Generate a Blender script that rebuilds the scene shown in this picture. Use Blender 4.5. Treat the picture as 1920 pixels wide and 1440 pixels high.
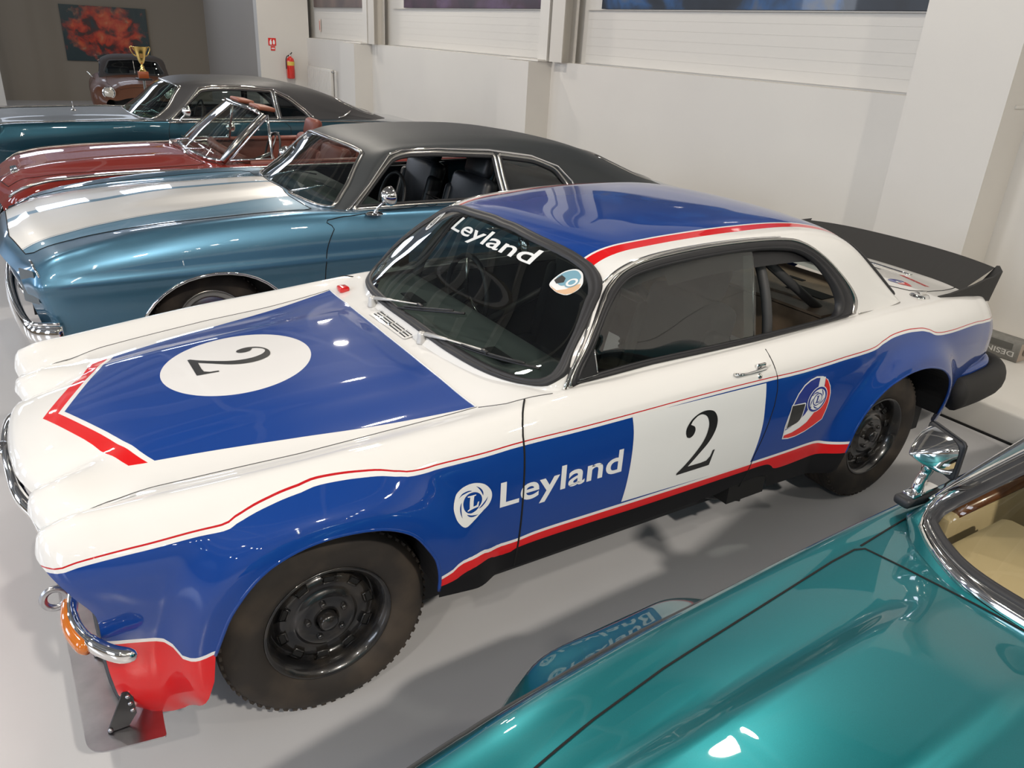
import bpy, bmesh, math, random
import numpy as np
from mathutils import Vector, Matrix
from mathutils.bvhtree import BVHTree
from mathutils.geometry import tessellate_polygon

random.seed(7)
for o in list(bpy.data.objects):
    bpy.data.objects.remove(o)
SC = bpy.context.scene
COL = SC.collection
PI = math.pi

# ------------------------------------------------------------------ camera
def make_camera():
    yaw, pitch, roll = math.radians(56.5999), math.radians(24.1461), math.radians(3.3388)
    f = Vector((math.cos(pitch)*math.cos(yaw), math.cos(pitch)*math.sin(yaw), -math.sin(pitch)))
    r = Vector((math.sin(yaw), -math.cos(yaw), 0)); u = r.cross(f)
    c, s = math.cos(roll), math.sin(roll)
    r2 = r*c + u*s; u2 = u*c - r*s
    cam = bpy.data.cameras.new('camera'); cam.sensor_width = 36; cam.lens = 1449.66*36/1920
    cam.clip_start = .05; cam.clip_end = 200
    o = bpy.data.objects.new('camera', cam); COL.objects.link(o)
    m = Matrix((r2, u2, -f)).transposed().to_4x4(); m.translation = Vector((-.59703, -2.63919, 2.02662))
    o.matrix_world = m; SC.camera = o
make_camera()

# ------------------------------------------------------------------ exposure, world
SC.view_settings.view_transform = 'Standard'; SC.view_settings.look = 'None'
SC.view_settings.gamma = 1; SC.view_settings.use_curve_mapping = False
SC.view_settings.exposure = -0.10
W = bpy.data.worlds.new('world'); SC.world = W; W.use_nodes = True
W.node_tree.nodes['Background'].inputs[0].default_value = (.75, .85, 1, 1)
W.node_tree.nodes['Background'].inputs[1].default_value = .3

# ------------------------------------------------------------------ lights
def area(name, loc, size, power, color, rot=(0, 0, 0), sy=None):
    l = bpy.data.lights.new(name, 'AREA'); l.energy = power; l.color = color; l.size = size
    if sy: l.shape = 'RECTANGLE'; l.size_y = sy
    o = bpy.data.objects.new(name, l); COL.objects.link(o); o.location = loc; o.rotation_euler = rot
    return o
WARM = (1, .925, .825)
# ceiling lamps over the row of cars and the daylight windows
for (x, y, p) in ((.40,-6.1,470),(-3.4,-4.6,120),(2.1,5.0,130),(-2.2,.6,130),(3.3,.6,60),(3.4,9.5,110),(-2.6,6.0,130),(-2.4,11.5,50),(3.2,-4.6,55),(4.2,13.2,80)):
    a_ = area('ceiling_lamp', (x, y, 5.2), .30, p, WARM); a_.data.shape = 'DISK'
for i in range(4):
    for j in range(4):
        a_ = area('far_lamp', (-7.5+i*3.4, -7.6-j*1.9, 5.6), .16, 20, WARM); a_.data.shape = 'DISK'
for k in range(5): area('window_daylight', (-10.85, -7+k*5.5, 4.1), 4.6, 270, (.78,.86,1), (0, -PI/2, 0), 2.0)
for k in range(4): area('end_window_daylight', (-5.4+k*2.4, 20.35, 4.2), 1.7, 40, (.78,.86,1), (-PI/2, 0, 0), .75)


# ------------------------------------------------------------------ materials
def mat(name, col, rough=.5, metal=0, coat=0, trans=0, ior=1.45, spec=.5, emit=0, bump=None, noise=None, croug=.03):
    m = bpy.data.materials.new(name); m.use_nodes = True; nt = m.node_tree; b = nt.nodes['Principled BSDF']
    b.inputs['Base Color'].default_value = (*col, 1); b.inputs['Roughness'].default_value = rough
    b.inputs['Metallic'].default_value = metal; b.inputs['Coat Weight'].default_value = coat
    b.inputs['Coat Roughness'].default_value = croug; b.inputs['Transmission Weight'].default_value = trans
    b.inputs['IOR'].default_value = ior; b.inputs['Specular IOR Level'].default_value = spec
    if emit:
        b.inputs['Emission Color'].default_value = (*col, 1); b.inputs['Emission Strength'].default_value = emit
    if noise or bump:
        tc = nt.nodes.new('ShaderNodeTexCoord'); n = nt.nodes.new('ShaderNodeTexNoise')
        n.inputs['Scale'].default_value = (noise or bump)[0]; n.inputs['Detail'].default_value = 6
        nt.links.new(tc.outputs['Object'], n.inputs['Vector'])
        if noise:
            r = nt.nodes.new('ShaderNodeMix'); r.data_type = 'RGBA'
            r.inputs['A'].default_value = (*col, 1); r.inputs['B'].default_value = (*noise[1], 1)
            cr = nt.nodes.new('ShaderNodeValToRGB'); cr.color_ramp.elements[0].position = .42; cr.color_ramp.elements[1].position = .68
            nt.links.new(n.outputs['Fac'], cr.inputs[0]); nt.links.new(cr.outputs[0], r.inputs['Factor'])
            nt.links.new(r.outputs['Result'], b.inputs['Base Color'])
        if bump:
            bp = nt.nodes.new('ShaderNodeBump'); bp.inputs['Strength'].default_value = bump[1]; bp.inputs['Distance'].default_value = bump[2]
            nt.links.new(n.outputs['Fac'], bp.inputs['Height']); nt.links.new(bp.outputs[0], b.inputs['Normal'])
    return m
def glass_mat(name, tint, refl=1.0):
    m = bpy.data.materials.new(name); m.use_nodes = True; nt = m.node_tree; nt.nodes.clear()
    out = nt.nodes.new('ShaderNodeOutputMaterial'); mx = nt.nodes.new('ShaderNodeMixShader')
    tr = nt.nodes.new('ShaderNodeBsdfTransparent'); gl = nt.nodes.new('ShaderNodeBsdfGlossy')
    ge = nt.nodes.new('ShaderNodeNewGeometry'); dt = nt.nodes.new('ShaderNodeVectorMath'); dt.operation = 'DOT_PRODUCT'
    nt.links.new(ge.outputs['Normal'], dt.inputs[0]); nt.links.new(ge.outputs['Incoming'], dt.inputs[1])
    def mm(op, a, b=None):                       # thin pane: the same reflectance from either side
        q = nt.nodes.new('ShaderNodeMath'); q.operation = op
        for i, v in enumerate((a, b)):
            if v is None: continue
            if isinstance(v, (int, float)): q.inputs[i].default_value = v
            else: nt.links.new(v, q.inputs[i])
        return q.outputs[0]
    fr = mm('ADD', .07, mm('MULTIPLY', .93, mm('POWER', mm('SUBTRACT', 1.0, mm('ABSOLUTE', dt.outputs['Value'])), 5.0)))
    tr.inputs[0].default_value = (*tint, 1); gl.inputs['Roughness'].default_value = .01; gl.inputs[0].default_value = (refl, refl, refl, 1)
    nt.links.new(fr, mx.inputs[0]); nt.links.new(tr.outputs[0], mx.inputs[1]); nt.links.new(gl.outputs[0], mx.inputs[2])
    nt.links.new(mx.outputs[0], out.inputs[0]); return m
def flake_mat(name, col, dark, rough=.32, metal=.75):
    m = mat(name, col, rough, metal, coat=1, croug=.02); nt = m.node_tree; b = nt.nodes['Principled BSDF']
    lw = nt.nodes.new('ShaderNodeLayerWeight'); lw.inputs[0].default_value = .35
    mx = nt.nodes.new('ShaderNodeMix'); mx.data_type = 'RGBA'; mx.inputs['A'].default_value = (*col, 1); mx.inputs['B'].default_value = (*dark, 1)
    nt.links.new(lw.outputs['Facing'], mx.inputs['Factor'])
    tc = nt.nodes.new('ShaderNodeTexCoord'); n = nt.nodes.new('ShaderNodeTexNoise'); n.inputs['Scale'].default_value = 900
    nt.links.new(tc.outputs['Object'], n.inputs['Vector'])
    hs = nt.nodes.new('ShaderNodeHueSaturation'); mr = nt.nodes.new('ShaderNodeMapRange')
    mr.inputs['To Min'].default_value = .8; mr.inputs['To Max'].default_value = 1.2
    nt.links.new(n.outputs['Fac'], mr.inputs['Value']); nt.links.new(mr.outputs[0], hs.inputs['Value'])
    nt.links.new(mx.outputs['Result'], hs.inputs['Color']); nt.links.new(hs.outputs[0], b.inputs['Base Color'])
    return m

BLUE = (.005, .042, .225); WHITE = (.71, .70, .675); RED = (.62, .004, .006)
M = dict(
    white=mat('white_paint', WHITE, .4, coat=1, spec=.1), blue=mat('blue_paint', BLUE, .4, coat=1, spec=.05), red=mat('red_paint', RED, .4, coat=1, spec=.05),
    black=mat('black_satin', (.012, .012, .013), .45), rubber=mat('black_rubber', (.018, .018, .02), .5, bump=(60, .05, .002)),
    tyre=mat('tyre_rubber', (.022, .018, .015), .8, noise=(7, (.050, .038, .028)), bump=(40, .3, .004)),
    rim=mat('black_steel_rim', (.010, .010, .011), .25, coat=.7, noise=(18, (.028, .024, .020))),
    chrome=mat('chrome', (.85, .84, .82), .06, 1), dchrome=mat('dull_chrome', (.42, .41, .39), .22, 1), silver=mat('silver_paint', (.55, .54, .52), .35, .35, coat=.3),
    alu=mat('aluminium_sheet', (.50, .50, .52), .30, 1, noise=(6, (.34, .34, .36))),
    gap=mat('gap_shadow', (.004, .004, .004), .9), gray=mat('gray_plastic', (.055, .056, .056), .7),
    decal_w=mat('white_vinyl', (.70, .71, .70), .35, coat=.6), decal_k=mat('black_vinyl', (.01, .01, .01), .4, coat=.5),
    decal_b=mat('blue_vinyl', (.012, .03, .22), .4, coat=.7), decal_r=mat('red_vinyl', (.62, .02, .015), .4, coat=.6),
    decal_dark=mat('visor_vinyl', (.03, .03, .03), .4, coat=.5), amber=mat('amber_lens', (.48, .13, .012), .12, coat=1),
    redplastic=mat('red_plastic', (.6, .005, .005), .2, coat=1), glass=glass_mat('clear_glass', (.62, .68, .66)),
    ws_glass=glass_mat('screen_glass', (.50, .56, .54)), cage=mat('cage_paint', (.05, .05, .05), .5),
    tan=mat('primer_tan_metal', (.22, .16, .11), .5, noise=(6, (.13, .10, .07))), leather=mat('black_leather', (.012, .014, .018), .38, bump=(120, .15, .002)),
    dash=mat('gray_dash', (.10, .115, .11), .6), foam=mat('black_foam', (.022, .021, .02), .75, bump=(90, .2, .002)),
)

# ------------------------------------------------------------------ scene-graph helpers
def tag(o, label=None, cat=None, group=None, kind=None):
    if label: o['label'] = label
    if cat: o['category'] = cat
    if group: o['group'] = group
    if kind: o['kind'] = kind
    return o
def thing(name, label, cat, loc=(0, 0, 0), rz=0, group=None):
    o = bpy.data.objects.new(name, None); COL.objects.link(o); o.location = loc; o.rotation_euler = (0, 0, rz); o.empty_display_size = .1
    return tag(o, label, cat, group)
def link(name, me, material, parent=None, label=None, kind=None, smooth=True):
    o = bpy.data.objects.new(name, me); COL.objects.link(o)
    if material is not None:
        me.materials.clear()
        for m_ in (material if isinstance(material, (list, tuple)) else [material]): me.materials.append(m_)
    if smooth and len(me.polygons): me.polygons.foreach_set('use_smooth', [True]*len(me.polygons))
    if parent: o.parent = parent
    if label: o['label'] = label
    if kind: o['kind'] = kind
    return o
def from_bm(name, bm, material, parent=None, smooth=True, sharp=None, **k):
    if sharp is not None:
        for e in bm.edges:
            if len(e.link_faces) == 2 and e.calc_face_angle(0) > sharp: e.smooth = False
    me = bpy.data.meshes.new(name); bm.to_mesh(me); bm.free()
    return link(name, me, material, parent, smooth=smooth, **k)
def pyd(name, verts, faces, material, parent=None, smooth=True, **k):
    me = bpy.data.meshes.new(name); me.from_pydata([tuple(map(float, v)) for v in verts], [], faces); me.update()
    return link(name, me, material, parent, smooth=smooth, **k)
def add_box(bm, c, s, rot=None, bev=0, seg=2):
    g = bmesh.ops.create_cube(bm, size=1); vs = g['verts']
    for v in vs: v.co = Vector((v.co.x*s[0], v.co.y*s[1], v.co.z*s[2]))
    if bev:
        es = list({e for v in vs for e in v.link_edges})
        r = bmesh.ops.bevel(bm, geom=es, offset=bev, segments=seg, affect='EDGES', profile=.5); vs = list({v for f in r['faces'] for v in f.verts} | {v for v in vs if v.is_valid})
        vs = [v for v in vs if v.is_valid]
    Mx = Matrix.Translation(c) @ (rot.to_4x4() if rot else Matrix.Identity(4))
    for v in vs: v.co = Mx @ v.co
    return vs
def box(name, c, s, material, parent=None, rot=None, bev=0, seg=2, **k):
    bm = bmesh.new(); add_box(bm, c, s, rot, bev, seg)
    return from_bm(name, bm, material, parent, smooth=bool(bev), sharp=.6 if bev else None, **k)
def tube_geo(pts, r, seg=8, closed=False, caps=True, flat=1.0, up=None):
    """tube along a polyline; r number or list; flat squashes along the 'up' hint"""
    P = [Vector(p) for p in pts]; n = len(P); R_ = r if hasattr(r, '__len__') else [r]*n
    T = []
    for i in range(n):
        a = P[(i-1) % n] if (closed or i > 0) else P[i]; b = P[(i+1) % n] if (closed or i < n-1) else P[i]
        T.append((b-a).normalized() if (b-a).length > 1e-9 else Vector((1, 0, 0)))
    ref = Vector(up) if up else (Vector((0, 0, 1)) if abs(T[0].z) < .9 else Vector((1, 0, 0)))
    N = (ref - T[0]*ref.dot(T[0])).normalized(); V = []; F = []
    for i in range(n):
        N = (ref if up else N); N = (N - T[i]*N.dot(T[i])).normalized(); B = T[i].cross(N)
        for k in range(seg):
            a = 2*PI*k/seg; V.append(P[i] + (N*math.cos(a)*flat + B*math.sin(a))*R_[i])
    m = n if closed else n-1
    for i in range(m):
        for k in range(seg):
            a = i*seg+k; b = i*seg+(k+1) % seg; c = ((i+1) % n)*seg+(k+1) % seg; d = ((i+1) % n)*seg+k
            F.append((a, b, c, d))
    if caps and not closed:
        F.append(tuple(range(seg))[::-1]); F.append(tuple((n-1)*seg+k for k in range(seg)))
    return V, F
def tube(name, pts, r, material, parent=None, seg=8, closed=False, flat=1.0, up=None, **k):
    V, F = tube_geo(pts, r, seg, closed, True, flat, up); return pyd(name, V, F, material, parent, **k)
def lathe_geo(prof, seg=48, axis='y', c=(0, 0, 0)):
    V = []; F = []; n = len(prof)
    for k in range(seg):
        a = 2*PI*k/seg
        for (r, h) in prof:
            if axis == 'y': V.append((c[0]+r*math.cos(a), c[1]+h, c[2]+r*math.sin(a)))
            elif axis == 'z': V.append((c[0]+r*math.cos(a), c[1]+r*math.sin(a), c[2]+h))
            else: V.append((c[0]+h, c[1]+r*math.cos(a), c[2]+r*math.sin(a)))
    for k in range(seg):
        for i in range(n-1):
            a = k*n+i; b = ((k+1) % seg)*n+i; F.append((a, a+1, b+1, b))
    return V, F
def lathe(name, prof, material, parent=None, seg=48, axis='y', c=(0, 0, 0), **k):
    V, F = lathe_geo(prof, seg, axis, c); o = pyd(name, V, F, material, parent, **k)
    return o

# ------------------------------------------------------------------ curve and surface helpers
def herm(xk, yk, x):
    """smooth (non-uniform Catmull-Rom, limited) interpolation, yk may have trailing dims"""
    xk = np.asarray(xk, float); yk = np.asarray(yk, float); x = np.clip(np.asarray(x, float), xk[0], xk[-1])
    sh = (-1,) + (1,)*(yk.ndim-1)
    h = np.diff(xk).reshape(sh); d = np.diff(yk, axis=0)/h
    m = np.zeros_like(yk); m[0] = d[0]; m[-1] = d[-1]
    m[1:-1] = (d[:-1]*h[1:] + d[1:]*h[:-1])/(h[1:]+h[:-1])
    lim = 3*np.minimum(np.abs(d[:-1]), np.abs(d[1:]))
    m[1:-1] = np.where(d[:-1]*d[1:] > 0, np.sign(m[1:-1])*np.minimum(np.abs(m[1:-1]), lim), m[1:-1]*.5)
    i = np.clip(np.searchsorted(xk, x, side='right')-1, 0, len(xk)-2)
    hh = (xk[i+1]-xk[i]); t = ((x-xk[i])/hh).reshape((-1,)+(1,)*(yk.ndim-1)); hh = hh.reshape(t.shape)
    return (2*t**3-3*t**2+1)*yk[i] + (t**3-2*t**2+t)*hh*m[i] + (-2*t**3+3*t**2)*yk[i+1] + (t**3-t**2)*hh*m[i+1]
def loft(stations, xs, per=6, stations_t=None):
    """stations: [(x,[(y,z)...])] half sections outer-bottom to centre-top -> grid [len(xs), nv, 3] of the full section"""
    X = [s[0] for s in stations]; Cc = np.array([s[1] for s in stations])
    C = herm(X, Cc, xs)                                  # nx, nc, 2
    k = np.zeros(C.shape[1]); dd = np.linalg.norm(np.diff(Cc, axis=1), axis=2).mean(0); k[1:] = np.cumsum(np.maximum(dd, .03))
    # mirror so the centre is smooth
    Cm = np.concatenate([C, C[:, -2::-1]*[-1, 1]], axis=1); km = np.concatenate([k, 2*k[-1]-k[-2::-1]])
    v = np.concatenate([np.linspace(km[i], km[i+1], per, endpoint=False) for i in range(len(km)-1)] + [[km[-1]]])
    S = np.transpose(herm(km, np.transpose(Cm, (1, 0, 2)), v), (1, 0, 2))
    return np.concatenate([np.repeat(np.asarray(xs, float)[:, None, None], S.shape[1], 1), S], axis=2)
def grid_faces(nu, nv, cu=False):
    F = []
    for i in range(nu - (0 if cu else 1)):
        for j in range(nv-1):
            a = i*nv+j; b = ((i+1) % nu)*nv+j; F.append((a, b, b+1, a+1))
    return F
def grid_bm(G, flip=False):
    bm = bmesh.new(); nu, nv = G.shape[:2]
    vs = [bm.verts.new(tuple(p)) for p in G.reshape(-1, 3)]
    for f in grid_faces(nu, nv):
        q = [vs[i] for i in f]
        bm.faces.new(q if flip else q[::-1])
    bmesh.ops.remove_doubles(bm, verts=bm.verts, dist=1e-5)
    bmesh.ops.dissolve_degenerate(bm, dist=1e-6, edges=bm.edges)
    return bm
AX = {'x': (1, 2), 'y': (0, 2), 'z': (0, 1)}
def in_poly(p, poly):
    x, y = p; c = False; n = len(poly); j = n-1
    for i in range(n):
        xi, yi = poly[i]; xj, yj = poly[j]
        if (yi > y) != (yj > y) and x < (xj-xi)*(y-yi)/(yj-yi)+xi: c = not c
        j = i
    return c
def knife(bm, poly, axis, filt=lambda c: True):
    """cuts the mesh along a closed 2D outline seen along an axis; returns the faces inside"""
    a, b = AX[axis]; P = [Vector(p) for p in poly]; pad = .004
    x0 = min(p[0] for p in P)-pad; x1 = max(p[0] for p in P)+pad; y0 = min(p[1] for p in P)-pad; y1 = max(p[1] for p in P)+pad
    def bb(f):
        A = [v.co[a] for v in f.verts]; B = [v.co[b] for v in f.verts]; return min(A), max(A), min(B), max(B)
    cand = set()
    for f in bm.faces:
        c = f.calc_center_median()
        if not filt(c): continue
        q = bb(f)
        if q[1] > x0 and q[0] < x1 and q[3] > y0 and q[2] < y1: cand.add(f)
    n = len(P)
    for i in range(n):
        p, q = P[i], P[(i+1) % n]
        sx0, sx1 = min(p[0], q[0])-1e-4, max(p[0], q[0])+1e-4; sy0, sy1 = min(p[1], q[1])-1e-4, max(p[1], q[1])+1e-4
        fs = []
        for f in cand:
            w = bb(f)
            if w[1] > sx0 and w[0] < sx1 and w[3] > sy0 and w[2] < sy1: fs.append(f)
        if not fs: continue
        d = (q-p)
        if d.length < 1e-7: continue
        no = Vector((0, 0, 0)); no[a] = -d[1]; no[b] = d[0]; co = Vector((0, 0, 0)); co[a] = p[0]; co[b] = p[1]
        es = {e for f in fs for e in f.edges}; vs = {v for f in fs for v in f.verts}
        old = set(fs)
        r = bmesh.ops.bisect_plane(bm, geom=list(vs)+list(es)+fs, dist=1e-5, plane_co=co, plane_no=no.normalized())
        for g in r['geom']:
            if isinstance(g, bmesh.types.BMFace): cand.add(g)
        cand = {f for f in cand if f.is_valid}
        for g in r['geom_cut']:
            if isinstance(g, bmesh.types.BMEdge):
                for f in g.link_faces: cand.add(f)
    out = []
    for f in cand:
        c = f.calc_center_median()
        if filt(c) and in_poly((c[a], c[b]), poly): out.append(f)
    return out
def detach(bm, faces, keep=False):
    nb = bmesh.new(); mp = {}
    for f in faces:
        q = []
        for v in f.verts:
            if v not in mp: mp[v] = nb.verts.new(v.co)
            q.append(mp[v])
        try: nb.faces.new(q)
        except ValueError: pass
    if not keep: bmesh.ops.delete(bm, geom=list(faces), context='FACES')
    return nb
def dense(poly, step=.02, closed=True):
    out = []; n = len(poly)
    for i in range(n if closed else n-1):
        p = Vector(poly[i]); q = Vector(poly[(i+1) % n]); k = max(1, int((q-p).length/step))
        for j in range(k): out.append(tuple(p.lerp(q, j/k)))
    if not closed: out.append(tuple(poly[-1]))
    return out
def smooth_poly(poly, closed=True, per=6):
    P = np.array(poly, float); n = len(P); out = []
    rng = range(n) if closed else range(n-1)
    for i in rng:
        if closed: p0, p1, p2, p3 = P[(i-1) % n], P[i], P[(i+1) % n], P[(i+2) % n]
        else: p0, p1, p2, p3 = P[max(i-1, 0)], P[i], P[i+1], P[min(i+2, n-1)]
        for j in range(per):
            t = j/per
            out.append(tuple(.5*((2*p1)+(-p0+p2)*t+(2*p0-5*p1+4*p2-p3)*t*t+(-p0+3*p1-3*p2+p3)*t**3)))
    if not closed: out.append(tuple(P[-1]))
    return out
def round_poly(poly, rad, seg=5):
    """round the corners of a polygon; rad number or per-corner list"""
    n = len(poly); R_ = rad if hasattr(rad, '__len__') else [rad]*n; out = []
    for i in range(n):
        p = Vector(poly[i]); a = Vector(poly[i-1]); b = Vector(poly[(i+1) % n]); r = R_[i]
        if r <= 0: out.append(tuple(p)); continue
        da = (a-p); db = (b-p); r = min(r, da.length*.49, db.length*.49); p0 = p+da.normalized()*r; p1 = p+db.normalized()*r
        for j in range(seg+1):
            t = j/seg; out.append(tuple(p0*(1-t)**2 + p*2*t*(1-t) + p1*t*t))
    return out
class Surf:
    """ray target: project 2D outlines onto a surface"""
    def __init__(s, bm): bm.faces.ensure_lookup_table(); s.t = BVHTree.FromBMesh(bm)
    def hit(s, axis, p, sign=-1, off=0.0):
        a, b = AX[axis]; o = Vector((0, 0, 0)); o[a] = p[0]; o[b] = p[1]; i = 'xyz'.index(axis); o[i] = 5.0*sign
        d = Vector((0, 0, 0)); d[i] = -sign
        loc, no, _, _ = s.t.ray_cast(o, d)
        if loc is None:
            for k in range(1, 14):
                for (ex, ey) in ((1, 0), (-1, 0), (0, 1), (0, -1)):
                    o2 = o.copy(); o2[a] += ex*k*.004; o2[b] += ey*k*.004; loc, no, _, _ = s.t.ray_cast(o2, d)
                    if loc is not None: break
                if loc is not None: break
        if loc is None: return None
        if no.dot(d) > 0: no = -no
        return loc + no*off
    def line(s, axis, poly, sign=-1, off=0.0, step=.02, closed=True, sm=0):
        if sm: poly = smooth_poly(poly, False, 5)
        L = [q for q in (s.hit(axis, p, sign, off) for p in dense(poly, step, closed)) if q is not None]
        for _ in range(sm):
            L = [L[0]] + [(L[i-1]+L[i]*2+L[i+1])/4 for i in range(1, len(L)-1)] + [L[-1]]
        return L
    def decal(s, name, loops, material, parent, axis='y', sign=-1, off=.001, step=.025, **k):
        """filled 2D loops (even-odd holes) laid on the surface"""
        bm = fill2d(loops, axis); a, b = AX[axis]
        xs = [v.co[a] for v in bm.verts]; ys = [v.co[b] for v in bm.verts]
        for ax, lo, hi in ((a, min(xs), max(xs)), (b, min(ys), max(ys))):
            n = int((hi-lo)/step)
            for i in range(1, n+1):
                co = Vector((0, 0, 0)); co[ax] = lo+i*step; no = Vector((0, 0, 0)); no[ax] = 1
                bmesh.ops.bisect_plane(bm, geom=bm.verts[:]+bm.edges[:]+bm.faces[:], dist=1e-6, plane_co=co, plane_no=no)
        for v in bm.verts:
            q = s.hit(axis, (v.co[a], v.co[b]), sign, off)
            if q is not None: v.co = q
        bmesh.ops.triangulate(bm, faces=bm.faces[:])
        bmesh.ops.recalc_face_normals(bm, faces=bm.faces[:])
        return from_bm(name, bm, material, parent, smooth=True, **k)
def fill2d(loops, axis='y'):
    cu = bpy.data.curves.new('tmp', 'CURVE'); cu.dimensions = '2D'; cu.fill_mode = 'BOTH'; cu.resolution_u = 1
    for lp in loops:
        sp = cu.splines.new('POLY'); sp.points.add(len(lp)-1); sp.use_cyclic_u = True
        for i, p in enumerate(lp): sp.points[i].co = (p[0], p[1], 0, 1)
    o = bpy.data.objects.new('tmp', cu); me = o.to_mesh(); bm = bmesh.new(); bm.from_mesh(me); o.to_mesh_clear()
    bpy.data.objects.remove(o); bpy.data.curves.remove(cu)
    a, b = AX[axis]
    for v in bm.verts:
        x, y = v.co.x, v.co.y; w = Vector((0, 0, 0)); w[a] = x; w[b] = y; v.co = w
    return bm
def text_bm(txt, axis, origin, height, width=None, slant=0, bold=.0, mirror=False, rot=0, spacing=1.0):
    """flat text mesh mapped to a 2D frame, fitted to the given width"""
    cu = bpy.data.curves.new('txt', 'FONT'); cu.body = txt; cu.size = 1; cu.offset = bold; cu.resolution_u = 5; cu.space_character = spacing
    o = bpy.data.objects.new('txt', cu); COL.objects.link(o); bpy.context.view_layer.update()
    dg = bpy.context.evaluated_depsgraph_get(); me = bpy.data.meshes.new_from_object(o.evaluated_get(dg))
    bm = bmesh.new(); bm.from_mesh(me); bpy.data.objects.remove(o); bpy.data.curves.remove(cu); bpy.data.meshes.remove(me)
    xs = [v.co.x for v in bm.verts]; x0, x1 = min(xs), max(xs); sx = (width/(x1-x0)) if width else height
    a, b = AX[axis]; c, s_ = math.cos(rot), math.sin(rot)
    for v in bm.verts:
        x = (v.co.x-x0)*sx; y = v.co.y*height; x += slant*y
        if mirror: x = -x
        x, y = x*c-y*s_, x*s_+y*c
        w = Vector((0, 0, 0)); w[a] = origin[0]+x; w[b] = origin[1]+y; v.co = w
    return bm
def lay(surf, bm, axis, sign, off, step=.03):
    a, b = AX[axis]
    for ax in (a, b):
        vals = [v.co[ax] for v in bm.verts]; lo, hi = min(vals), max(vals)
        for i in range(1, int((hi-lo)/step)+1):
            co = Vector((0, 0, 0)); co[ax] = lo+i*step; no = Vector((0, 0, 0)); no[ax] = 1
            bmesh.ops.bisect_plane(bm, geom=bm.verts[:]+bm.edges[:]+bm.faces[:], dist=1e-6, plane_co=co, plane_no=no)
    for v in bm.verts:
        q = surf.hit(axis, (v.co[a], v.co[b]), sign, off)
        if q is not None: v.co = q
    bmesh.ops.triangulate(bm, faces=bm.faces[:]); bmesh.ops.recalc_face_normals(bm, faces=bm.faces[:])
    return bm
def circle_arc(cx, cz, r, a0, a1, n=24): return [(cx+r*math.cos(a0+(a1-a0)*i/n), cz+r*math.sin(a0+(a1-a0)*i/n)) for i in range(n+1)]

# ------------------------------------------------------------------ race car: body surfaces
def g1(x, m, s): return np.exp(-((x-m)/s)**2)
def sstep(x, a, b):
    t = np.clip((x-a)/(b-a), 0, 1); return t*t*(3-2*t)
RC = [ # x, (y,z): bottom, low, mid, widest, upper side, crest, seam, bonnet, centre
 (-.705, [(.68,.10),(.73,.34),(.745,.50),(.76,.62),(.745,.72),(.66,.765),(.52,.755),(.28,.76),(0,.775)]),
 (-.69, [(.70,.10),(.745,.34),(.755,.50),(.772,.63),(.755,.745),(.665,.805),(.52,.785),(.28,.79),(0,.80)]),
 (-.65, [(.72,.10),(.76,.34),(.77,.50),(.787,.64),(.768,.765),(.67,.832),(.52,.803),(.28,.808),(0,.818)]),
 (-.50, [(.75,.10),(.79,.34),(.805,.50),(.822,.645),(.80,.785),(.69,.855),(.555,.822),(.30,.835),(0,.848)]),
 (-.30, [(.78,.10),(.82,.34),(.84,.50),(.852,.65),(.83,.80),(.72,.873),(.595,.842),(.33,.862),(0,.872)]),
 (0.0,  [(.74,.10),(.82,.34),(.865,.50),(.876,.66),(.856,.825),(.752,.897),(.635,.866),(.37,.890),(0,.902)]),
 (.30,  [(.76,.10),(.84,.34),(.872,.50),(.882,.68),(.864,.845),(.772,.915),(.652,.889),(.40,.911),(0,.923)]),
 (.56,  [(.77,.10),(.845,.34),(.875,.50),(.885,.69),(.869,.862),(.79,.934),(.69,.920),(.42,.930),(0,.937)]),
 (.75,  [(.77,.10),(.845,.34),(.875,.50),(.885,.69),(.871,.87),(.80,.948),(.74,.953),(.45,.958),(0,.96)]),
 (1.2,  [(.77,.10),(.845,.34),(.875,.50),(.885,.70),(.872,.878),(.805,.957),(.745,.965),(.45,.965),(0,.965)]),
 (1.9,  [(.77,.10),(.845,.34),(.873,.50),(.885,.70),(.870,.888),(.80,.972),(.74,.98),(.45,.98),(0,.98)]),
 (2.4,  [(.77,.10),(.84,.34),(.868,.50),(.882,.70),(.862,.90),(.785,.985),(.72,.99),(.4,.995),(0,1.0)]),
 (2.8,  [(.74,.10),(.815,.34),(.85,.50),(.866,.70),(.842,.90),(.755,.98),(.68,.985),(.4,.995),(0,1.0)]),
 (3.2,  [(.70,.10),(.78,.34),(.82,.50),(.84,.69),(.815,.885),(.72,.96),(.63,.962),(.35,.972),(0,.98)]),
 (3.5,  [(.66,.10),(.73,.34),(.775,.50),(.795,.67),(.77,.85),(.685,.932),(.58,.935),(.3,.945),(0,.95)]),
 (3.68, [(.62,.10),(.69,.34),(.735,.50),(.755,.65),(.73,.80),(.65,.90),(.55,.918),(.3,.925),(0,.93)]),
 (3.76, [(.59,.10),(.66,.34),(.70,.50),(.72,.63),(.695,.76),(.615,.855),(.50,.885),(.28,.895),(0,.90)]),
 (3.80, [(.56,.14),(.62,.34),(.66,.50),(.675,.60),(.645,.70),(.56,.77),(.45,.80),(.25,.81),(0,.815)]),
]
HUBX = (0.0, 2.764); RARCH = (.405, .40)
def rc_xs():
    return np.concatenate([[-.705, -.70, -.69, -.675], np.linspace(-.65, .56, 62), np.linspace(.585, 2.2, 58)[:-1], np.linspace(2.2, 3.7, 68), [3.72, 3.74, 3.76, 3.775, 3.79, 3.80]])
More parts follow.
